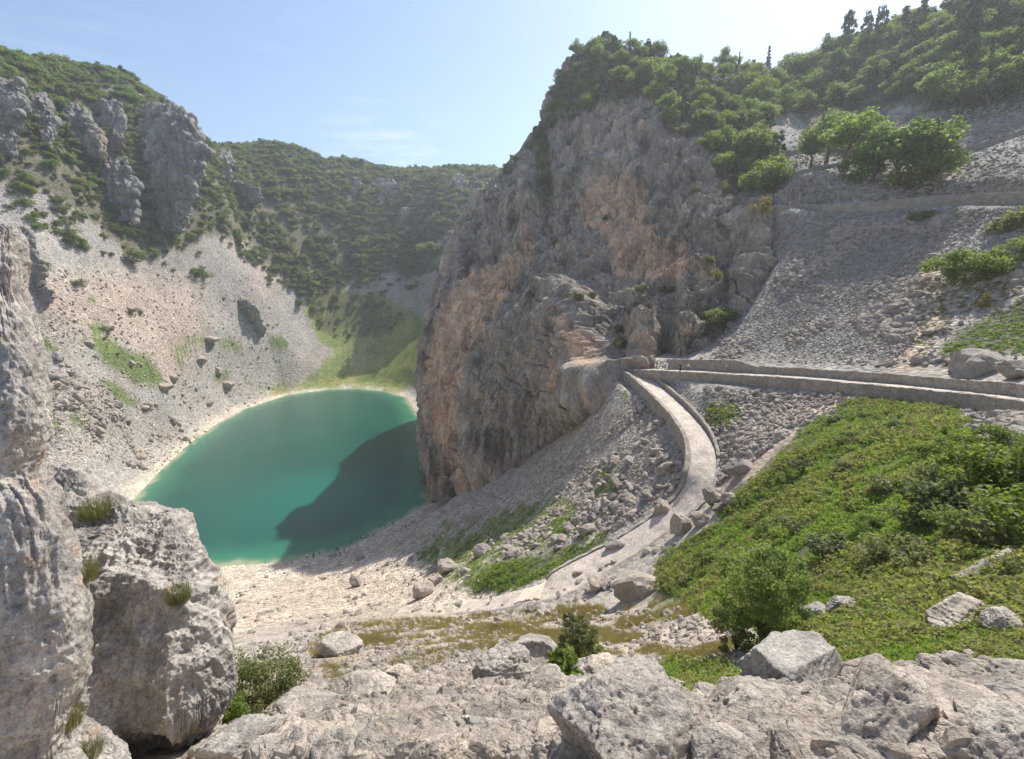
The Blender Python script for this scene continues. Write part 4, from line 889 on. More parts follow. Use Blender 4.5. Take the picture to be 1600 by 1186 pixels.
def leaves(centers, radii, per, size, seed, flat=.8, name='crown', mat=None, squash=.85):
    r = np.random.default_rng(seed); C = np.repeat(np.asarray(centers, float), per, 0); R = np.repeat(np.asarray(radii, float), per); m = len(C)
    d = r.normal(size=(m, 3)); d /= np.linalg.norm(d, axis=1, keepdims=True); rad = R*r.random(m)**.35; p = C+d*rad[:, None]*np.array((1, 1, squash))
    nn = d+r.normal(size=(m, 3))*flat+np.array((0, 0, .5)); nn /= np.linalg.norm(nn, axis=1, keepdims=True)
    a = np.cross(nn, r.normal(size=(m, 3))); a /= np.linalg.norm(a, axis=1, keepdims=True)+1e-9; b = np.cross(nn, a); s = size*r.uniform(.6, 1.4, m)[:, None]
    w = r.uniform(.45, .8, m)[:, None]; V = np.stack([p-a*s, p-b*s*w, p+a*s, p+b*s*w], 1).reshape(-1, 3); F = np.arange(m*4).reshape(-1, 4)
    me = raw_mesh(name, V, F, (mat,)); cl = np.repeat(r.random(len(centers)), per)*.6+r.random(m)*.4
    at = me.attributes.new('lf', 'FLOAT', 'POINT')
    if len(me.vertices) == m*4: at.data.foreach_set('value', np.repeat(cl, 4).astype(np.float32))
    return me
def blob_centers(n, rx, rz, z0, seed, shape='round'):
    r = np.random.default_rng(seed); out = []; rad = []
    for i in range(n):
        if shape == 'round':
            d = r.normal(size=3); d /= np.linalg.norm(d); k = r.random()**.4*.8; p = np.array([d[0]*rx*k, d[1]*rx*k, z0+d[2]*rz*k]); q = rx*r.uniform(.22, .40)
        elif shape == 'cone':
            t = (i+.5)/n; w = rx*(1-t)**.8*(.55+.45*r.random()); a = i*2.4; p = np.array([math.cos(a)*w*.6, math.sin(a)*w*.6, z0+(t-.5)*2*rz]); q = max(rx*(1-t)*.55, rx*.16)
        elif shape == 'pine':
            t = r.random(); a = r.random()*6.28; w = rx*(1-.75*t)*r.random()**.5; p = np.array([math.cos(a)*w, math.sin(a)*w, z0+(t-.5)*2*rz]); q = rx*r.uniform(.14, .26)
        out.append(p); rad.append(q)
    return out, rad
def tube(pts, rads, k=7):
    V = []; F = []
    for i, (p, r_) in enumerate(zip(pts, rads)):
        t = (Vector(pts[min(i+1, len(pts)-1)])-Vector(pts[max(i-1, 0)])).normalized(); a = t.orthogonal().normalized(); b = t.cross(a)
        for j in range(k): an = j*6.2832/k; V.append((Vector(p)+(a*math.cos(an)+b*math.sin(an))*r_)[:])
    for i in range(len(pts)-1):
        for j in range(k): F.append([i*k+j, i*k+(j+1) % k, (i+1)*k+(j+1) % k, (i+1)*k+j])
    return V, F
def trunk_mesh(h, r0, seed, limbs=5, top=.8, spread=.3):
    r = random.Random(seed); V = []; F = []
    def add(pts, rads):
        a, f = tube(pts, rads); b = len(V); V.extend(a); F.extend([[b+q for q in x] for x in f])
    pts = [(r.uniform(-.02, .02)*h*i, r.uniform(-.02, .02)*h*i, -.1*h+h*(top+.1)*i/5) for i in range(6)]; add(pts, [r0*(1-.8*i/5) for i in range(6)])
    for i in range(limbs):
        k = r.randint(2, 4); p = Vector(pts[k]); a = i*2.4+r.random(); e = p+Vector((math.cos(a)*spread*h, math.sin(a)*spread*h, h*r.uniform(.12, .3))); mid = (p+e)/2+Vector((0, 0, .03*h)); add([p[:], mid[:], e[:]], [r0*.4, r0*.28, r0*.08])
    return raw_mesh('trunk', V, F, (M_BARK,), smooth=True)
TREES = {}
def mk(kind, var):
    s = hash_(kind, var)
    if kind == 'tree':   # unit height broad-leaved
        c, q = blob_centers(26, .42, .33, .62, s); cr_ = leaves(c, q, 84, .026, s, mat=M_TREE); tr = trunk_mesh(1, .035, s, 6)
    elif kind == 'dark': c, q = blob_centers(34, .30, .42, .56, s, 'pine'); cr_ = leaves(c, q, 40, .028, s, mat=M_DARK); tr = trunk_mesh(1, .03, s, 4, .92, .15)
    elif kind == 'cypress': c, q = blob_centers(20, .13, .47, .52, s, 'cone'); cr_ = leaves(c, q, 50, .022, s, mat=M_DARK, squash=1.3); tr = trunk_mesh(1, .02, s, 2, .6, .05)
    elif kind == 'shrub': c, q = blob_centers(16, .62, .42, .40, s); cr_ = leaves(c, q, 90, .040, s, mat=M_OLIVE); tr = trunk_mesh(.6, .03, s, 5, .5, .5)
    elif kind == 'lime': c, q = blob_centers(18, .60, .42, .42, s); cr_ = leaves(c, q, 120, .031, s, mat=M_LIME); tr = trunk_mesh(.6, .03, s, 5, .5, .5)
    elif kind == 'yellow': c, q = blob_centers(12, .55, .40, .40, s); cr_ = leaves(c, q, 50, .05, s, mat=M_YEL); tr = trunk_mesh(.6, .03, s, 4, .5, .5)
    return cr_, tr
def hash_(k, v): return sum(ord(c)*(i+3) for i, c in enumerate(k)) % 900+v*13
for k, n in (('tree', 4), ('dark', 3), ('cypress', 2), ('shrub', 4), ('lime', 2), ('yellow', 2)): TREES[k] = [mk(k, i) for i in range(n)]
NAMES = dict(tree=('broadleaf_tree', 'tree'), dark=('evergreen_tree', 'tree'), cypress=('cypress_tree', 'tree'), shrub=('shrub', 'shrub'), lime=('leafy_bush', 'bush'), yellow=('yellow_shrub', 'shrub'))
FIRST = {}
def plant(kind, loc, h, wide=1.0, label=None, group=None, seed=0, parts=True):
    r = random.Random(seed+int(loc[0]*13+loc[1]*7)); v = r.randrange(len(TREES[kind])); nm, cat = NAMES[kind]; cr_, tr = TREES[kind][v]
    e = bpy.data.objects.new(nm, None); COL.objects.link(e); e.empty_display_size = .3; e.location = (loc[0], loc[1], loc[2]-.04*h); e.scale = (h*wide, h*wide, h); e.rotation_euler = (0, 0, r.uniform(0, 6.28)); e['label'] = label; e['category'] = cat
    if group: e['group'] = group
    link('crown', cr_, None, parent=e); link('trunk', tr, None, parent=e); FIRST.setdefault((kind, v), e.children[0] if False else None); return e
def plant_px(kind, u, v, hpx, wide, label, group=None, objs=None, seed=0):
    h = ray(u, v, objs)
    if not h: return None
    return plant(kind, h[0], hpx*depth_of(h[0])/FPX, wide, label, group, seed)
# --- single trees that can be told apart
for a in [
 ('cypress',983,92,40,1.0,'slim dark cypress on the very top of the cliff'), ('dark',1010,92,30,1.3,'dark bushy pine right of the slim cypress on the cliff top'), ('cypress',1026,100,20,1.1,'small cypress just right of the bushy pine on the cliff top'),
 ('tree',935,88,22,1.6,'rounded tree at the left end of the cliff top'), ('dark',1057,108,24,1.2,'dark tree on the ridge right of the cliff top'), ('cypress',1154,108,26,1.2,'thin cypress on the skyline between cliff and hill'),
 ('cypress',1199,112,38,1.5,'tall pointed cypress on the skyline under the light streak'), ('dark',1228,108,42,1.1,'leaning dark pine right of the pointed cypress'), ('cypress',1270,92,32,1.6,'pointed tree on the hill skyline'),
 ('dark',1322,82,60,.9,'tall dark pine, first of three on the hill skyline'), ('dark',1352,80,62,.8,'tall dark pine, second of three on the hill skyline'), ('dark',1376,72,62,.8,'tall dark pine, third of three on the hill skyline'),
 ('dark',1437,50,46,1.0,'dark pine high on the skyline right of the three tall ones'), ('cypress',1512,78,95,2.2,'very large dark cone-shaped tree at the upper right'), ('dark',1470,42,42,1.0,'dark pine left of the very large cone-shaped tree'),
 ('dark',1290,96,44,.9,'dark pine on the skyline left of the three tall pines'), ('dark',1408,66,50,.9,'dark pine on the skyline just right of the three tall pines'), ('dark',1248,104,30,1.0,'small dark pine low on the hill skyline'), ('cypress',1300,118,46,1.3,'dark cypress inside the wood below the skyline pines'), ('dark',1560,40,70,.9,'tall dark pine near the top right corner'), ('dark',1390,140,50,1.0,'dark pine standing in the middle of the hillside wood'),
 ('cypress',247,362,30,1.2,'dark cypress under the left crags, first of a row'), ('cypress',262,366,24,1.2,'short dark cypress under the left crags, second of a row'), ('cypress',278,364,40,1.3,'tallest dark cypress under the left crags'),
 ('cypress',293,318,26,1.0,'slim cypress beside the lower left crag'), ('cypress',373,312,26,1.3,'cypress at the right of the left crags'), ('cypress',587,388,18,1.2,'small cypress alone in the far woods'),
 ('shrub',206,412,34,1.3,'round dark shrub at the upper edge of the left scree'), ('shrub',316,434,24,1.4,'round shrub alone on the left scree'), ('shrub',122,446,14,1.8,'low shrub alone near the top of the pink left slope'),
 ('shrub',204,490,14,1.2,'pale small shrub in the middle of the bare left slope'), ('shrub',167,518,14,1.3,'small shrub at the tip of a green patch on the left slope'), ('shrub',62,424,24,1.2,'shrub beside the pale outcrop at the far left'),
 ('shrub',108,372,26,1.4,'wide shrub on the scree under the left woods'), ('shrub',477,436,22,1.4,'dark round shrub where the left scree meets the valley'), ('lime',675,398,26,1.8,'bright green tree at the foot of the far right woods'),
 ('yellow',1118,432,20,1.0,'small yellow-green shrub on the rock tower by the scree'), ('yellow',1130,300,26,1.0,'yellow-green shrub clinging near the right edge of the cliff'),
]: plant_px(*a)
# --- the clump of trees on the upper scree
GC = 'clump of trees on the upper scree'
for i, a in enumerate([('tree',1265,262,62,'left-hand low tree of the clump on the upper scree'),('tree',1290,255,85,'second tree from the left in the clump'),('tree',1322,265,98,'tall pale tree at the back left of the clump'),('lime',1345,285,60,'bright low bush at the front of the clump'),
  ('tree',1365,285,95,'leaning tree in the middle of the clump'),('tree',1400,292,110,'largest spreading tree at the front of the clump'),('lime',1425,290,72,'bright green tree at the front right of the clump'),('tree',1450,285,105,'wide tree with a sunlit top at the right of the clump'),
  ('tree',1470,290,70,'right-hand low tree of the clump'),('tree',1300,225,58,'tree at the upper left of the clump'),('tree',1340,232,62,'tree at the back of the clump'),('lime',1462,262,50,'bright rounded tree at the right end of the clump')]):
    plant_px(a[0], a[1], a[2], a[3], 1.15, a[4], GC)
# --- shrubs on the near slopes
GS = 'shrubs of the right-hand slope'
for a in [('lime',1500,445,75,1.1,'large bright bush above the green slope at right'),('lime',1545,440,66,1.1,'bright bush right of the large one above the green slope'),('shrub',1575,365,55,1.2,'olive bush under the long upper wall at the right edge'),('lime',1600,405,50,1.2,'bright bush cut by the right edge below the upper wall'),
  ('yellow',1534,482,34,.7,'small yellowing shrub under the large bright bushes'),('shrub',1440,345,26,1.3,'thin bush on the scree under the upper wall'),('shrub',1175,300,46,1.0,'bush at the top right edge of the cliff'),('yellow',1190,335,40,.9,'yellowish bush where the cliff meets the upper wall'),
  ('lime',1180,250,60,1.1,'pale green tree on the right shoulder of the cliff'),('lime',1205,300,70,1.0,'pale green tree at the left end of the upper walls')]: plant_px(*a, GS)
# --- woods: individual trees first, the far mass as one
def in_poly(polys):
    return lambda u, v: np.any([inside(np.array([u]), np.array([v]), [(p[0], p[1]) for p in pl if not isinstance(p, float)])[0] for pl in polys])
def wood(poly, n, seed, mix, hmin, hmax, labels, group, objs=None, mind=14):
    r = random.Random(seed); got = []; pts = poly_pts([p for p in poly if not isinstance(p, float)], n*4, seed)
    for u, v in pts:
        if len(got) >= n: break
        if any(abs(u-a)+abs(v-b) < mind for a, b in got): continue
        h = ray(u, v, objs)
        if not h: continue
        k = r.choices([m[0] for m in mix], [m[1] for m in mix])[0]; hh = r.uniform(hmin, hmax)*(1.3 if k == 'cypress' else .6 if k in ('shrub', 'yellow') else 1)
        plant(k, h[0], hh, r.uniform(.9, 1.3), labels[k], group, seed); got.append((u, v))
LR = {k: v+' in the wood on the hill right of the cliff' for k, v in dict(tree='green broad-leaved tree', dark='dark evergreen tree', cypress='narrow cypress', shrub='olive shrub', lime='bright green bush', yellow='yellowish shrub').items()}
wood([(1195,95),(1300,70),(1400,30),(1500,0),(1620,-40),(1640,130),(1590,150),(1500,185),(1440,160),(1300,172),(1195,185)], 150, 21, (('tree', 5), ('lime', 2), ('dark', 2.4), ('cypress', .5)), 8, 13, LR, 'trees of the hillside wood at right', mind=14)
LT = {k: v+' growing on the wooded top of the cliff' for k, v in dict(tree='green broad-leaved tree', dark='dark evergreen tree', cypress='narrow cypress', shrub='olive shrub', lime='bright green bush', yellow='yellowish shrub').items()}
wood([(868,150),(900,92),(930,78),(1190,105),(1205,180),(1215,295),(1185,320),(1150,290),(1105,225),(1045,205),(1025,158),(960,158),(900,185),(835,215)], 165, 22, (('tree', 4.5), ('shrub', 2), ('lime', 2.5), ('dark', 1.0), ('yellow', .3)), 6, 11, LT, 'trees on top of the cliff', mind=10)
for i, (u, v, s_) in enumerate([(912,95,6),(900,118,5),(890,135,5),(878,158,5),(868,178,5),(852,200,5),(842,215,5),(828,232,4),(806,256,4),(790,272,3.5),(925,84,7),(945,80,7),(965,84,7)]):
    plant_px('shrub' if i % 2 else 'tree', u, v, s_*FPX/225, 1.1, ('olive shrub' if i % 2 else 'small green tree')+' along the left skyline of the cliff', 'shrubs along the cliff skyline')
LFc = {k: v+' rooted in a ledge of the cliff face' for k, v in dict(shrub='small shrub', yellow='small yellowish shrub', tree='small tree').items()}
for i, (u, v, s_) in enumerate([(850,235,7),(848,260,6),(852,285,5),(842,220,7),(866,385,4),(945,345,3),(900,470,4),(925,465,3),(1105,500,5),(1120,505,5),(1135,500,5),(1040,460,4),(970,545,4),(965,520,4),(1112,412,3),(1085,300,3),(1000,455,3),(790,262,3),(757,300,2.5),(880,640,2.5)]):
    h = ray(u, v); plant('shrub', h[0], s_, 1.0, 'small green shrub rooted in a ledge of the cliff face', 'shrubs in the cliff face', i)
LL = {k: v for k, v in dict(tree='green broad-leaved tree in the woods above the left scree', dark='dark evergreen in the woods above the left scree', cypress='narrow cypress in the woods above the left scree', shrub='olive shrub scattered on the left scree', lime='green bush on the left scree').items()}
wood([(10,290),(60,290),(150,345),(290,400),(330,420),(300,440),(220,410),(100,385),(40,340)], 34, 23, (('shrub', 6), ('lime', 1)), 5, 9, LL, 'shrubs along the upper edge of the left scree', mind=12)
wood([(330,370),(420,390),(480,440),(520,450),(480,470),(410,440),(400,420)], 30, 24, (('shrub', 5), ('lime', .7)), 6, 11, LL, 'shrubs along the gully of the left scree', mind=9)
wood([(340,455),(400,470),(440,530),(480,545),(430,560),(380,520)], 14, 25, (('shrub', 1),), 2.5, 5, {'shrub': 'small olive shrub near the rocky knob of the left slope'}, 'shrubs by the rocky knob', mind=10)
wood([(60,420),(380,430),(470,520),(420,560),(340,560),(200,600),(90,560)], 34, 27, (('shrub', 1),), 1.6, 3.6, {'shrub': 'small low shrub on the bare scree of the left slope'}, 'shrubs of the bare left slope', mind=18)
wood([(480,470),(600,475),(650,500),(600,528),(500,525)], 40, 26, (('shrub', 3), ('yellow', 2.6), ('lime', 1)), 5, 8, {k: v+' on the valley floor behind the lake' for k, v in dict(shrub='olive shrub', yellow='yellowish shrub', lime='green bush').items()}, 'shrubs on the valley floor', mind=9)
# far woodland as one mass
def woodland():
    n = 125000; r = np.random.default_rng(5); x = r.uniform(-430, 330, n); y = r.uniform(180, 760, n)
    d, _, _ = seg_dist(x, y, SHW, True); k = ~inside(x, y, SHW) & (d > 25); x, y = x[k], y[k]; z = height(x, y, False)
    u, v, ok = proj(np.stack([x, y, z], -1)); m = samp(poly_mask([p for i, p in enumerate(Z_FOREST) if i in (0,)], 6), u, v); m2 = samp(poly_mask([[(280,395),(340,365),(400,380),(480,450),(640,425),(690,425),(690,445),(600,470),(480,480),(420,440),(330,400)],[(20,285),(120,325),(150,350),(100,390),(30,330)]], 8), u, v)
    n1 = vnoise(x/22, y/22, 0); beh = (z > 115)
    dens = np.clip(m, 0, 1)*np.clip(.62+.5*n1, .08, 1)*.62+m2*.06; mr = samp(poly_mask([Z_FOREST[1]], 6), u, v); dens = np.where(mr > .4, .16, dens); dens = np.where((~ok | (u < -60) | (u > 1700)) & (z > 60), .2, dens); dens = np.where((z > 125) & (u < 860), .3, dens)
    dens = np.where((u > 395) & (u < 475) & (v > 300) & (v < 395) & (np.abs((v-300)-(u-400)*1.15) < 14), .01, dens)
    k = r.random(len(x)) < dens; x, y = x[k], y[k]; m = len(x); z = np.array([ (down(a, b, (ground,)) or Vector((0, 0, c))).z for a, b, c in zip(x, y, z[k])])
    s = 2.6+6.2*r.random(m)**1.6; s *= np.where(vnoise(x/15, y/15, 4) > .2, 1.15, .85); print('woodland', m)
    srcs = []
    for k_ in (('tree', 0), ('tree', 1), ('tree', 2), ('dark', 0), ('shrub', 0), ('shrub', 1), ('shrub', 2), ('shrub', 3)):
        o = next(o for o in bpy.data.objects if o.name.startswith('crown') and o.data == TREES[k_[0]][k_[1]][0]); srcs.append(o)
    scatter('woodland', np.stack([x, y, z-.3], -1), np.stack([np.zeros(m), np.zeros(m), r.uniform(0, 6.3, m)], -1), np.stack([s*r.uniform(1.1, 2.0, m), s*r.uniform(1.1, 2.0, m), s], -1), srcs, 'dense far woodland of low trees covering the slopes around the lake', 'woodland')
woodland()
def tuft(kind, mat, seed, nb=90):
    r = np.random.default_rng(seed)
    if kind == 'leafy': return leaves([(r.uniform(-.8, .8), r.uniform(-.8, .8), r.uniform(.05, .35)) for _ in range(9)], [.38]*9, 14, .13, seed, mat=mat, squash=.5, name='ground_plants')
    V = []; F = []
    for i in range(nb):
        a = r.random()*6.28; q = r.random()**.5*.7; x, y = math.cos(a)*q, math.sin(a)*q; b = r.random()*6.28; w = .022 if nb < 100 else .011; hh = r.uniform(.25, 1.0); l = r.uniform(.0, .75)*(1.3-hh); k = len(V)
        V += [(x-w*math.cos(b), y-w*math.sin(b), -.05), (x+w*math.cos(b), y+w*math.sin(b), -.05), (x+l*math.cos(a)+.004, y+l*math.sin(a), hh), (x+l*math.cos(a)-.004, y+l*math.sin(a), hh)]; F.append([k, k+1, k+2, k+3])
    me = raw_mesh('grass', V, F, (mat,)); at = me.attributes.new('lf', 'FLOAT', 'POINT')
    if len(me.vertices) == len(V): at.data.foreach_set('value', np.repeat(r.random(nb), 4).astype(np.float32))
    return me
# --- near shrubs, each with its own twigs
def near_bush(name, cat, label, u, v, wpx, hpx, mat, leaf, n, per, seed, twigs=14, mat2=None, s=None, objs=None, blob=.28):
    h = ray(u, v, objs or tuple(o for o in bpy.data.objects if o.name.startswith(('ground', 'cliff', 'rock', 'boulder')) and o.type == 'MESH' and o.name[:4] in ('grou', 'rock')))
    if not h: return
    s = depth_of(h[0]); W_, H_ = wpx/2*s/FPX, hpx*s/FPX; r = np.random.default_rng(seed); C = []; Rr = []; leaf = leaf*s*.15
    for i in range(n):
        a = r.random()*6.28; k = r.random()**.6; t = r.random()**.8; w = W_*(.35+.65*math.sin(min(1, t*1.25+.15)*2.4)) if t < .95 else W_*.4
        C.append((math.cos(a)*w*k, math.sin(a)*w*k, H_*(.06+.9*t))); Rr.append(min(W_, H_)*blob*r.uniform(.6, 1.2))
    e = bpy.data.objects.new(name, None); COL.objects.link(e); e.location = h[0]; e['label'] = label; e['category'] = cat; e.empty_display_size = .2
    if name == 'grass_tuft':
        g = link('blades', tuft('grass', mat, seed, 700), None, parent=e); g.scale = (W_*.95, W_*.95, H_*.72); return e
    link('crown', leaves(C, Rr, per, leaf, seed, mat=mat), None, parent=e)
    V = []; F = []; rr = random.Random(seed)
    for i in range(twigs):
        a = rr.random()*6.28; q = rr.random(); e_ = (math.cos(a)*W_*q, math.sin(a)*W_*q, H_*rr.uniform(.7, 1.08)); m_ = (e_[0]*.35+rr.uniform(-.1, .1)*W_, e_[1]*.35, e_[2]*.5); a_, f_ = tube([(0, 0, -.05), m_, e_], [.007*H_, .004*H_, .0012*H_], 5); b = len(V); V += a_; F += [[b+x for x in y] for y in f_]
    link('branches', raw_mesh('branches', V, F, (M_BARK,), smooth=True), None, parent=e); return e
NB = near_bush
M_TUFT = leaf_mat('muted_tuft_leaves', (.13, .14, .06), (.26, .23, .12), .35)
NB('leafy_bush', 'bush', 'tall fine-leaved bush behind the broad pale boulder', 1190, 1010, 130, 165, M_TREE, .019, 130, 110, 1, 26, blob=.21)
NB('leafy_bush', 'bush', 'low dark skirt of the tall bush, spreading to its left', 1150, 1015, 90, 70, M_OLIVE, .016, 44, 110, 2, 30, blob=.2)
NB('leafy_bush', 'bush', 'upright feathery bush behind the rocks at bottom centre', 902, 1050, 66, 105, M_OLIVE, .014, 60, 130, 3, 30, blob=.2)
NB('leafy_bush', 'bush', 'bright green foot of leaves under the upright feathery bush', 880, 1058, 50, 45, M_LIME, .025, 24, 90, 4, 8)
NB('leafy_bush', 'bush', 'dark straggly bush with bare grey twigs beside the fluted tower', 412, 1125, 130, 105, M_OLIVE, .018, 80, 130, 5, 60)
NB('leafy_bush', 'bush', 'yellow-green low bush between the fluted tower and the dark bush', 350, 1145, 70, 60, M_LIME, .016, 40, 110, 6, 12)
for a in [('olive tuft on the shoulder of the fluted tower', 150, 806, 62, 42, M_TUFT, 11), ('green tuft in the cleft between rock face and tower', 133, 905, 44, 54, M_TUFT, 12), ('straw-coloured tuft on the front of the fluted tower', 280, 938, 44, 46, M_TUFT, 13),
  ('grey-green tuft at the foot of the rock face', 105, 1135, 52, 52, M_TUFT, 14), ('pale yellow tuft on the low rock at the bottom left', 140, 1180, 46, 34, M_TUFT, 15)]:
    NB('grass_tuft', 'grass tuft', a[0], a[1], a[2], a[3], a[4], a[5], .013, 26, 120, a[6], 30, objs=tuple(o for o in bpy.data.objects if o.name.startswith('rock')))
# --- bushes of the green slope
GB = 'bushes of the green slope'
for i, a in enumerate([('lime',1530,770,105,1.1),('shrub',1480,810,85,1.2),('lime',1590,755,110,1.1),('shrub',1560,855,115,1.2),('lime',1600,850,130,1.1),('shrub',1450,760,52,1.2),('lime',1500,840,60,1.3),('shrub',1430,830,56,1.4),('lime',1560,700,50,1.3),('lime',1490,705,40,1.3),
  ('shrub',1380,880,56,1.5),('shrub',1310,870,44,1.7),('shrub',1440,885,60,1.4),('lime',1360,830,34,1.6),('lime',1290,780,26,1.7),('shrub',1330,740,26,1.8),('shrub',1260,735,24,1.8),('lime',1230,760,24,1.8),('shrub',1400,670,24,1.8),('lime',1345,655,18,2),
  ('lime',1200,840,30,1.8),('shrub',1250,830,30,1.8),('lime',1150,900,40,1.7),('shrub',1210,900,46,1.5),('lime',1110,880,30,1.7),('shrub',1390,770,40,1.5),('shrub',1600,900,60,1.3),('lime',1540,890,46,1.4),('lime',1330,690,22,2),('shrub',1300,660,18,2),('lime',1440,720,36,1.5)]):
    plant_px(a[0], a[1], a[2], a[3], a[4], {'lime': 'bright leafy bush of the green slope', 'shrub': 'dull olive bush of the green slope'}[a[0]], GB, (ground,), i)
# --- ground plants
M_GC = leaf_mat('ground_plant_leaves', (.16, .235, .05), (.27, .335, .085), .5); M_GC2 = leaf_mat('dull_ground_plant_leaves', (.19, .21, .075), (.29, .27, .12), .45)
def srcs_(kind, mat, spots, label, nm, cat, grp, sc):
    out = []
    for i, (u, v) in enumerate(spots):
        h = ray(u, v, (ground,)); o = link(nm, tuft(kind, mat, 40+i+len(label)), None, label=label, cat=cat, group=grp); o.location = h[0]; o.scale = (sc,)*3; out.append(o)
    return out
LS = srcs_('leafy', M_GC, [(1330,960),(1400,915),(1475,930)], 'low leafy plant among the bright ground cover', 'leafy_plant', 'plant', 'low leafy plants of the ground cover', .3)
LS2 = srcs_('leafy', M_GC2, [(1100,940),(1060,925),(1240,700)], 'dull low plant at the edge of the green slope', 'leafy_plant', 'plant', 'dull low plants of the green slope', .4)
DS = srcs_('grass', M_DRYG, [(640,1005),(760,985),(1020,985)], 'dry grass tuft in the brown ground above the rocks', 'grass_tuft', 'grass tuft', 'dry grass tufts above the rocks', .3)
def cover(polys, n, seed, s0, s1, srcs, label, name, cat, mask, relk, thr=.35):
    p, nn = px_scatter(polys, n, seed, wmask=lambda u, v: np.clip((samp(mask, u, v)-thr)*3, 0, 1))
    k = keep_off_paths(p, .4); p = p[k]; m = len(p); r = np.random.default_rng(seed)
    n1 = vnoise(p[:, 0]/1.3, p[:, 1]/1.3, 5)*.5+vnoise(p[:, 0]/4, p[:, 1]/4, 2)*.7; 
    if relk: kk = n1 > relk; p = p[kk]; n1 = n1[kk]; m = len(p)
    rr = np.linalg.norm(p, axis=1); s = (s0+(s1-s0)*r.random(m))*np.clip(rr/12, .35, 3.2)*(1+.5*n1.clip(-.6, 1)); rot = np.stack([r.uniform(-.3, .3, m), r.uniform(-.3, .3, m), r.uniform(0, 6.3, m)], 1)
    scatter(name, p, rot, np.stack([s, s, s*r.uniform(.8, 1.5, m)], 1), srcs, label, cat)
ALLG = [[(1000,600),(1640,600),(1640,1100),(1000,1100)]]
cover(ALLG, 30000, 31, .05, .19, LS, 'leafy green ground plants covering the right-hand slope', 'ground_cover', 'plants', MASKS['green'], -.75)
cover(ALLG, 30000, 32, .06, .24, LS2, 'duller grass and low plants mixed into the green slope', 'ground_cover', 'plants', MASKS['green'], -.15)
cover([[(620,680),(1010,680),(1010,930),(620,930)]], 7000, 33, .07, .14, LS, 'bright grass and plants on the slope inside the bend of the path', 'ground_cover', 'plants', np.maximum(MASKS['green'], MASKS['green2']*.8), -.1)
cover([[(1090,420),(1640,420),(1640,680),(1090,680)]], 5000, 34, .07, .16, LS, 'green plants beside the road and on the scree above it', 'ground_cover', 'plants', MASKS['green'], None)
cover([[(340,880),(1010,880),(1010,1120),(340,1120)]], 3500, 35, .12, .24, LS, 'small green plant patches in the stony foreground', 'ground_cover', 'plants', MASKS['green'], None)
cover([[(1000,600),(1640,600),(1640,1060),(1000,1060)]], 9000, 41, .06, .17, DS, 'tall dry and green grass stems over the right-hand slope', 'dry_grass', 'grass', MASKS['green'], .15)
cover([[(440,930),(1180,930),(1180,1070),(440,1070)]], 26000, 36,   .03, .13, DS, 'dry brown grass in patches above the foreground rocks', 'dry_grass', 'grass', MASKS['dry'], -.05, thr=.2)
cover([[(600,600),(1000,600),(1000,900),(600,900)],[(1180,320),(1230,320),(1230,480),(1180,480)]], 5000, 37, .07, .13, LS, 'shaded green plants along the foot of the cliff', 'ground_cover', 'plants', MASKS['green2'], None)
cover([[(1380,370),(1640,370),(1640,600),(1380,600)]], 3500, 38, .06, .12, LS2, 'dry olive plants on the slope above the road', 'ground_cover', 'plants', MASKS['dry'], None)
cover([[(50,450),(480,450),(480,700),(50,700)]], 8000, 39, .06, .12, LS, 'green plant patches on the left slope', 'ground_cover', 'plants', MASKS['left'], None)
cover([[(380,460),(690,460),(690,620),(380,620)]], 9000, 40, .05, .10, LS2, 'grass and low scrub on the valley floor behind the lake', 'ground_cover', 'plants', MASKS['mead'], None)

r_ = random.Random(77); gi = 0
for (u, v) in poly_pts([(430,1060),(560,1040),(740,1040),(860,1110),(860,1170),(480,1170)], 9, 71)+poly_pts([(1090,1110),(1280,1110),(1580,1070),(1580,1170),(1100,1175)], 8, 72):
    h = ray(u, v, (ground,)); 
    if not h: continue
    e = link('grass_tuft', tuft('grass', M_TUFT if gi % 3 else M_GC, 500+gi, 110), None, label='small dry tuft growing between the foreground stones', cat='grass tuft', group='tufts between the foreground stones'); e.location = h[0]; k = r_.uniform(.07, .16); e.scale = (k, k, k*.9); gi += 1
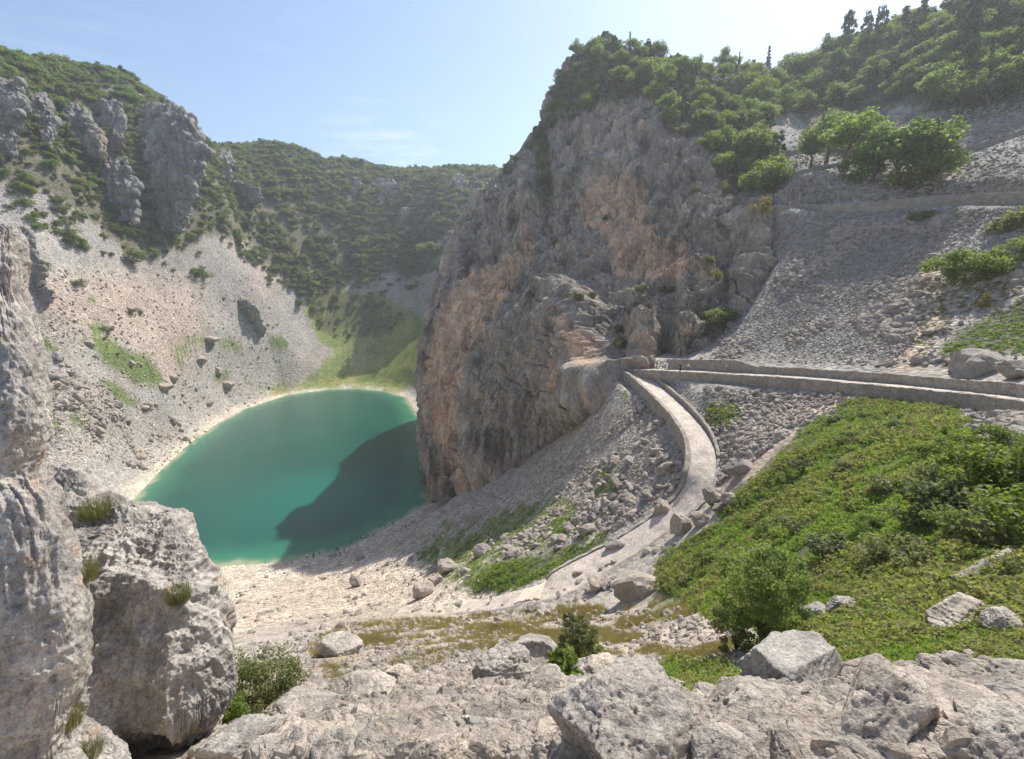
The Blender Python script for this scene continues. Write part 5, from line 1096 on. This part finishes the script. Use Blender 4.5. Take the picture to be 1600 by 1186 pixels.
# ------------------------------------------------------------------ people
def flat_mat(name, col, rough=.85):
    m, nt, b = new_mat(name); n = noise(nt, N(nt, 'ShaderNodeTexCoord').outputs['Object'], 14, 3); c = mixc(nt, 1.0, col, mrange(nt, n, .3, .7, .85, 1.12), 'MULTIPLY'); nt.links.new(c, b.inputs['Base Color']); b.inputs['Roughness'].default_value = rough; return m
CL = {k: flat_mat('cloth_'+k, c) for k, c in dict(white=(.8, .8, .78), black=(.03, .03, .035), pink=(.62, .25, .27), blue=(.10, .16, .30), teal=(.25, .45, .42), red=(.45, .07, .06), khaki=(.36, .30, .20), lime=(.45, .52, .20), grey=(.25, .25, .27), orange=(.6, .25, .12)).items()}
M_SKIN = flat_mat('skin', (.48, .29, .20), .6); M_HAIR = flat_mat('hair', (.05, .035, .025))
def figure(pose):
    J = dict(pel=(0, 0, .95), wai=(0, 0, 1.08), che=(0, -.01, 1.30), nek=(0, 0, 1.48), hed=(0, -.02, 1.60), top=(0, -.01, 1.70))
    R_ = dict(pel=.135, wai=.12, che=.145, nek=.055, hed=.095, top=.075)
    E = [('pel', 'wai'), ('wai', 'che'), ('che', 'nek'), ('nek', 'hed'), ('hed', 'top')]
    st = {'stand': 0, 'walk': .24, 'bend': .05, 'sit': 0}[pose]
    for s, sg in (('l', 1), ('r', -1)):
        y = st*sg
        J['hip'+s] = (.10*sg, 0, .90); J['kne'+s] = (.11*sg, -y*.6-.03, .50); J['ank'+s] = (.11*sg, -y+.04, .09); J['toe'+s] = (.13*sg, -y-.12, .04)
        J['sho'+s] = (.19*sg, 0, 1.42); J['elb'+s] = (.25*sg, .02+y*.5, 1.14); J['wri'+s] = (.25*sg, -.08+y*.9, .90); J['han'+s] = (.25*sg, -.11+y, .80)
        if pose == 'sit': J['kne'+s] = (.15*sg, -.40, .95+.02); J['ank'+s] = (.15*sg, -.62, .93-.05); J['toe'+s] = (.17*sg, -.72, .98); J['wri'+s] = (.18*sg, -.22, 1.02); J['han'+s] = (.16*sg, -.30, 1.0)
        for k, q in (('hip', .09), ('kne', .062), ('ank', .045), ('toe', .035), ('sho', .062), ('elb', .045), ('wri', .033), ('han', .036)): R_[k+s] = q
        E += [('pel', 'hip'+s), ('hip'+s, 'kne'+s), ('kne'+s, 'ank'+s), ('ank'+s, 'toe'+s), ('che', 'sho'+s), ('sho'+s, 'elb'+s), ('elb'+s, 'wri'+s), ('wri'+s, 'han'+s)]
    if pose == 'bend':
        for k in list(J):
            x, y, z = J[k]
            if z > 1.0 or k[:3] in ('wri', 'han'):
                a = .85; dz, dy = z-.95, y; J[k] = (x, dy*math.cos(a)-dz*math.sin(a), .95+dz*math.cos(a)+dy*math.sin(a))
    if pose == 'sit': J = {k: (a, b, c-.82) for k, (a, b, c) in J.items()}
    ks = list(J); bm = bmesh.new(); vs = [bm.verts.new(J[k]) for k in ks]
    for a, b in E: bm.edges.new((vs[ks.index(a)], vs[ks.index(b)]))
    me = bpy.data.meshes.new('tmp'); bm.to_mesh(me); bm.free(); o = bpy.data.objects.new('tmp', me); COL.objects.link(o)
    md = o.modifiers.new('s', 'SKIN'); 
    if not me.skin_vertices: me.skin_vertices_add() if hasattr(me, 'skin_vertices_add') else None
    for i, k in enumerate(ks): sv = me.skin_vertices[0].data[i]; sv.radius = (R_[k], R_[k]*.8 if k in ('pel', 'wai', 'che') else R_[k]); sv.use_root = (k == 'pel')
    o.modifiers.new('u', 'SUBSURF').levels = 1; dg = bpy.context.evaluated_depsgraph_get(); ev = o.evaluated_get(dg); m2 = bpy.data.meshes.new_from_object(ev); bpy.data.objects.remove(o)
    m2.name = 'person'; m2.polygons.foreach_set('use_smooth', [True]*len(m2.polygons)); m2.materials.clear(); m2.materials.append(M_SKIN)
    V = np.array([v.co[:] for v in m2.vertices]); NR = np.array([v.normal[:] for v in m2.vertices]); Jn = {k: np.array(J[k]) for k in J}
    near = {}; seg = list(E); D = []
    for a, b in seg:
        A, B = Jn[a], Jn[b]; t = np.clip(((V-A)@(B-A))/((B-A)@(B-A)), 0, 1); D.append(np.linalg.norm(V-(A+t[:, None]*(B-A)), axis=1))
    idx = np.argmin(np.array(D), 0); sset = {i for i, (a, b) in enumerate(seg) if (a, b) in (('pel', 'wai'), ('wai', 'che'), ('che', 'nek')) or (a == 'che' and b[:3] == 'sho') or a[:3] == 'sho'}; tset = {i for i, (a, b) in enumerate(seg) if b[:3] == 'hip' or a[:3] in ('hip', 'kne')}; hset = {i for i, (a, b) in enumerate(seg) if (a, b) == ('hed', 'top')}
    def part(s, off, nm):
        F = []; mp = {}; VV = []
        for p in m2.polygons:
            vi = list(p.vertices)
            if sum(int(idx[i]) in s for i in vi) >= 3:
                if len(vi) == 3: vi = vi+[vi[2]]
                for i in vi:
                    if i not in mp: mp[i] = len(VV); VV.append(V[i]+NR[i]*off)
                F.append([mp[i] for i in vi])
        F = [f for f in F if len(set(f)) == 4]
        return raw_mesh(nm, VV, F, (), smooth=True)
    return m2, part(sset, .018, 'shirt'), part(tset, .016, 'trousers'), part(hset, .022, 'hair')
FIG = {k: figure(k) for k in ('stand', 'walk', 'bend', 'sit')}
SURF = tuple(o for o in bpy.data.objects if o.type == 'MESH' and o.name.startswith(('ground', 'path')))
def person(u, v, pose, top, low, label, rot=0.0, k=1.0, group=None):
    h = ray(u, v, SURF); 
    if not h: return
    b, s, t, hr = FIG[pose]; o = link('person', b, None, label=label, cat='person', group=group, loc=h[0]); o.rotation_euler = (0, 0, rot); o.scale = (k,)*3
    for nm, me, mt in (('shirt', s, CL[top]), ('trousers', t, CL[low]), ('hair', hr, M_HAIR)):
        if top == 'none' : continue
        if not me.materials: me.materials.append(mt)
        c = link(nm, me, None, parent=o); c.material_slots[0].link = 'OBJECT'; c.material_slots[0].material = mt
    return o
for a in [(767,939,'bend','white','khaki','person in a white top bending down on the stones at the foot of the path',.6),
 (1134,582,'walk','lime','khaki','person in pale green walking on the road, furthest right',1.4),(1075,580.5,'walk','white','blue','person in a white top and blue trousers by the retaining wall',1.5),(1062.6,581,'stand','black','black','person in black standing by the left end of the retaining wall',.4),
 (1042,578,'stand','white','white','person all in white at the foot of the cliff tower',2),(1026,577,'stand','black','khaki','person in dark clothes in the cliff shade, second from left there',1),(1015.6,578,'walk','red','black','person in dark red in the cliff shade beside the tower',2.4),(947,573,'stand','white','grey','person with a white top leaning at the lookout parapet',2.8),
 (473,899,'bend','pink','pink','person in pink bending over on the sunlit beach',.8),(456,880,'sit','orange','orange','person with an orange towel sitting at the water edge',1),(445,871,'stand','white','grey','bather standing in the shallow water at the left',0),(480,873,'stand','white','black','person in a white top at the edge of the shadow on the shore',0),
 (490,872,'stand','black','black','person in black just inside the shadow at the water edge',1),(526,861,'walk','black','black','person in black, left of the group near the square block',1),(529,860,'stand','grey','black','person in grey in the group near the square block',2),(526,874,'bend','white','white','person in white bending among the group near the square block',1),
 (532,870,'walk','black','blue','person in black and blue in front of the group near the square block',1),(538,864,'stand','red','blue','person in dark red in the group near the square block',.3),(543,868,'stand','pink','pink','person in pink at the right of the group near the square block',2),
 (552,848,'stand','teal','grey','person in pale teal at the water edge in the shade',0),(558,846,'walk','red','black','person in dark red right of the one in pale teal',1),(564,844,'stand','blue','black','person in navy right of the one in dark red at the water edge',1),
 (575,842,'stand','black','grey','person in black standing left of a group of three on the shore',1),(580,841,'bend','grey','blue','person in grey bending in the group of three on the shore',2),(584,840,'stand','red','black','person in red at the right of the group of three on the shore',.5),
 (588,829,'stand','black','blue','tall dark person at the left of the far shore group',0),(592,828,'stand','blue','black','person in blue in the far shore group',1),(596,826,'bend','teal','black','person in teal bending in the far shore group',1),(602,825,'stand','grey','black','person in grey at the right of the far shore group',2),
 (567,843,'stand','white','black','person in a white top between the two middle shore groups',1),(571,841,'walk','pink','blue','person in pink walking between the two middle shore groups',2),(548,851,'bend','black','grey','person in black crouching left of the one in pale teal',1),
 (608,822,'stand','white','blue','person in a white top right of the far shore group',1),(614,820,'walk','red','black','person in red furthest right at the water edge',2),(500,868,'stand','blue','grey','person in blue alone between the shadow edge and the first group',0),(519,866,'walk','white','black','person in a white top just left of the first group',1),
 (634,826,'walk','black','black','person in black alone climbing the shaded beach',1)]: person(*a[:6], rot=a[6])

# ------------------------------------------------------------------ give every look-alike its own place in its group
ORD = 'first second third fourth fifth sixth seventh eighth ninth tenth eleventh twelfth thirteenth fourteenth fifteenth sixteenth seventeenth eighteenth nineteenth twentieth'.split()
bpy.context.view_layer.update(); BY = {}
for o in S.objects:
    if o.parent is None and o.get('group') and o.get('label'): BY.setdefault((0, o['label']), []).append(o)
for (g, l), os_ in BY.items():
    if len(os_) < 2: continue
    co = [tuple(float(q) for q in proj(np.array(o.location))[:2]) for o in os_]; order = sorted(range(len(os_)), key=lambda i: co[i][1]); nb = min(7, max(1, math.ceil(len(os_)/14))); per = math.ceil(len(os_)/nb)
    names = {1: [''], 2: ['upper half', 'lower half'], 3: ['top row', 'middle row', 'bottom row'], 4: ['top row', 'upper row', 'lower row', 'bottom row'], 5: ['top row', 'second row', 'third row', 'fourth row', 'bottom row'], 6: ['top row', 'second row', 'third row', 'fourth row', 'fifth row', 'bottom row'], 7: ['top row', 'second row', 'third row', 'fourth row', 'fifth row', 'sixth row', 'bottom row'], 8: ['top row', 'second row', 'third row', 'fourth row', 'fifth row', 'sixth row', 'seventh row', 'bottom row']}[nb]
    for b in range(nb):
        rowi = sorted(order[b*per:(b+1)*per], key=lambda i: co[i][0])
        for k, i in enumerate(rowi): os_[i]['label'] = ' '.join((l+', '+(names[b]+', ' if names[b] else '')+ORD[min(k, 19)]+' from left').split()[:16])

# ------------------------------------------------------------------ the air
hz = bpy.data.materials.new('hazy_air'); hz.use_nodes = True; nt = hz.node_tree; nt.nodes.clear(); ho = N(nt, 'ShaderNodeOutputMaterial'); pv = N(nt, 'ShaderNodeVolumePrincipled'); pv.inputs['Density'].default_value = HAZE; pv.inputs['Anisotropy'].default_value = .45; pv.inputs['Color'].default_value = (.88, .93, 1, 1); L(nt, pv, 0, ho, 'Volume')
zt = max((ground.matrix_world @ Vector(c)).z for c in ground.bound_box)
hx, hy0, hy1, z0_, z1_ = 1000, -640, 1000, -130, max(zt, 170)+25
V = [(sx*hx, y, z) for z in (z0_, z1_) for sx in (-1, 1) for y in (hy0, hy1)]
link('haze', raw_mesh('haze', V, [[0,1,3,2],[4,6,7,5],[0,4,5,1],[2,3,7,6],[0,2,6,4],[1,5,7,3]]), hz, label='thin pale summer haze filling the whole basin', cat='haze', kind='stuff')
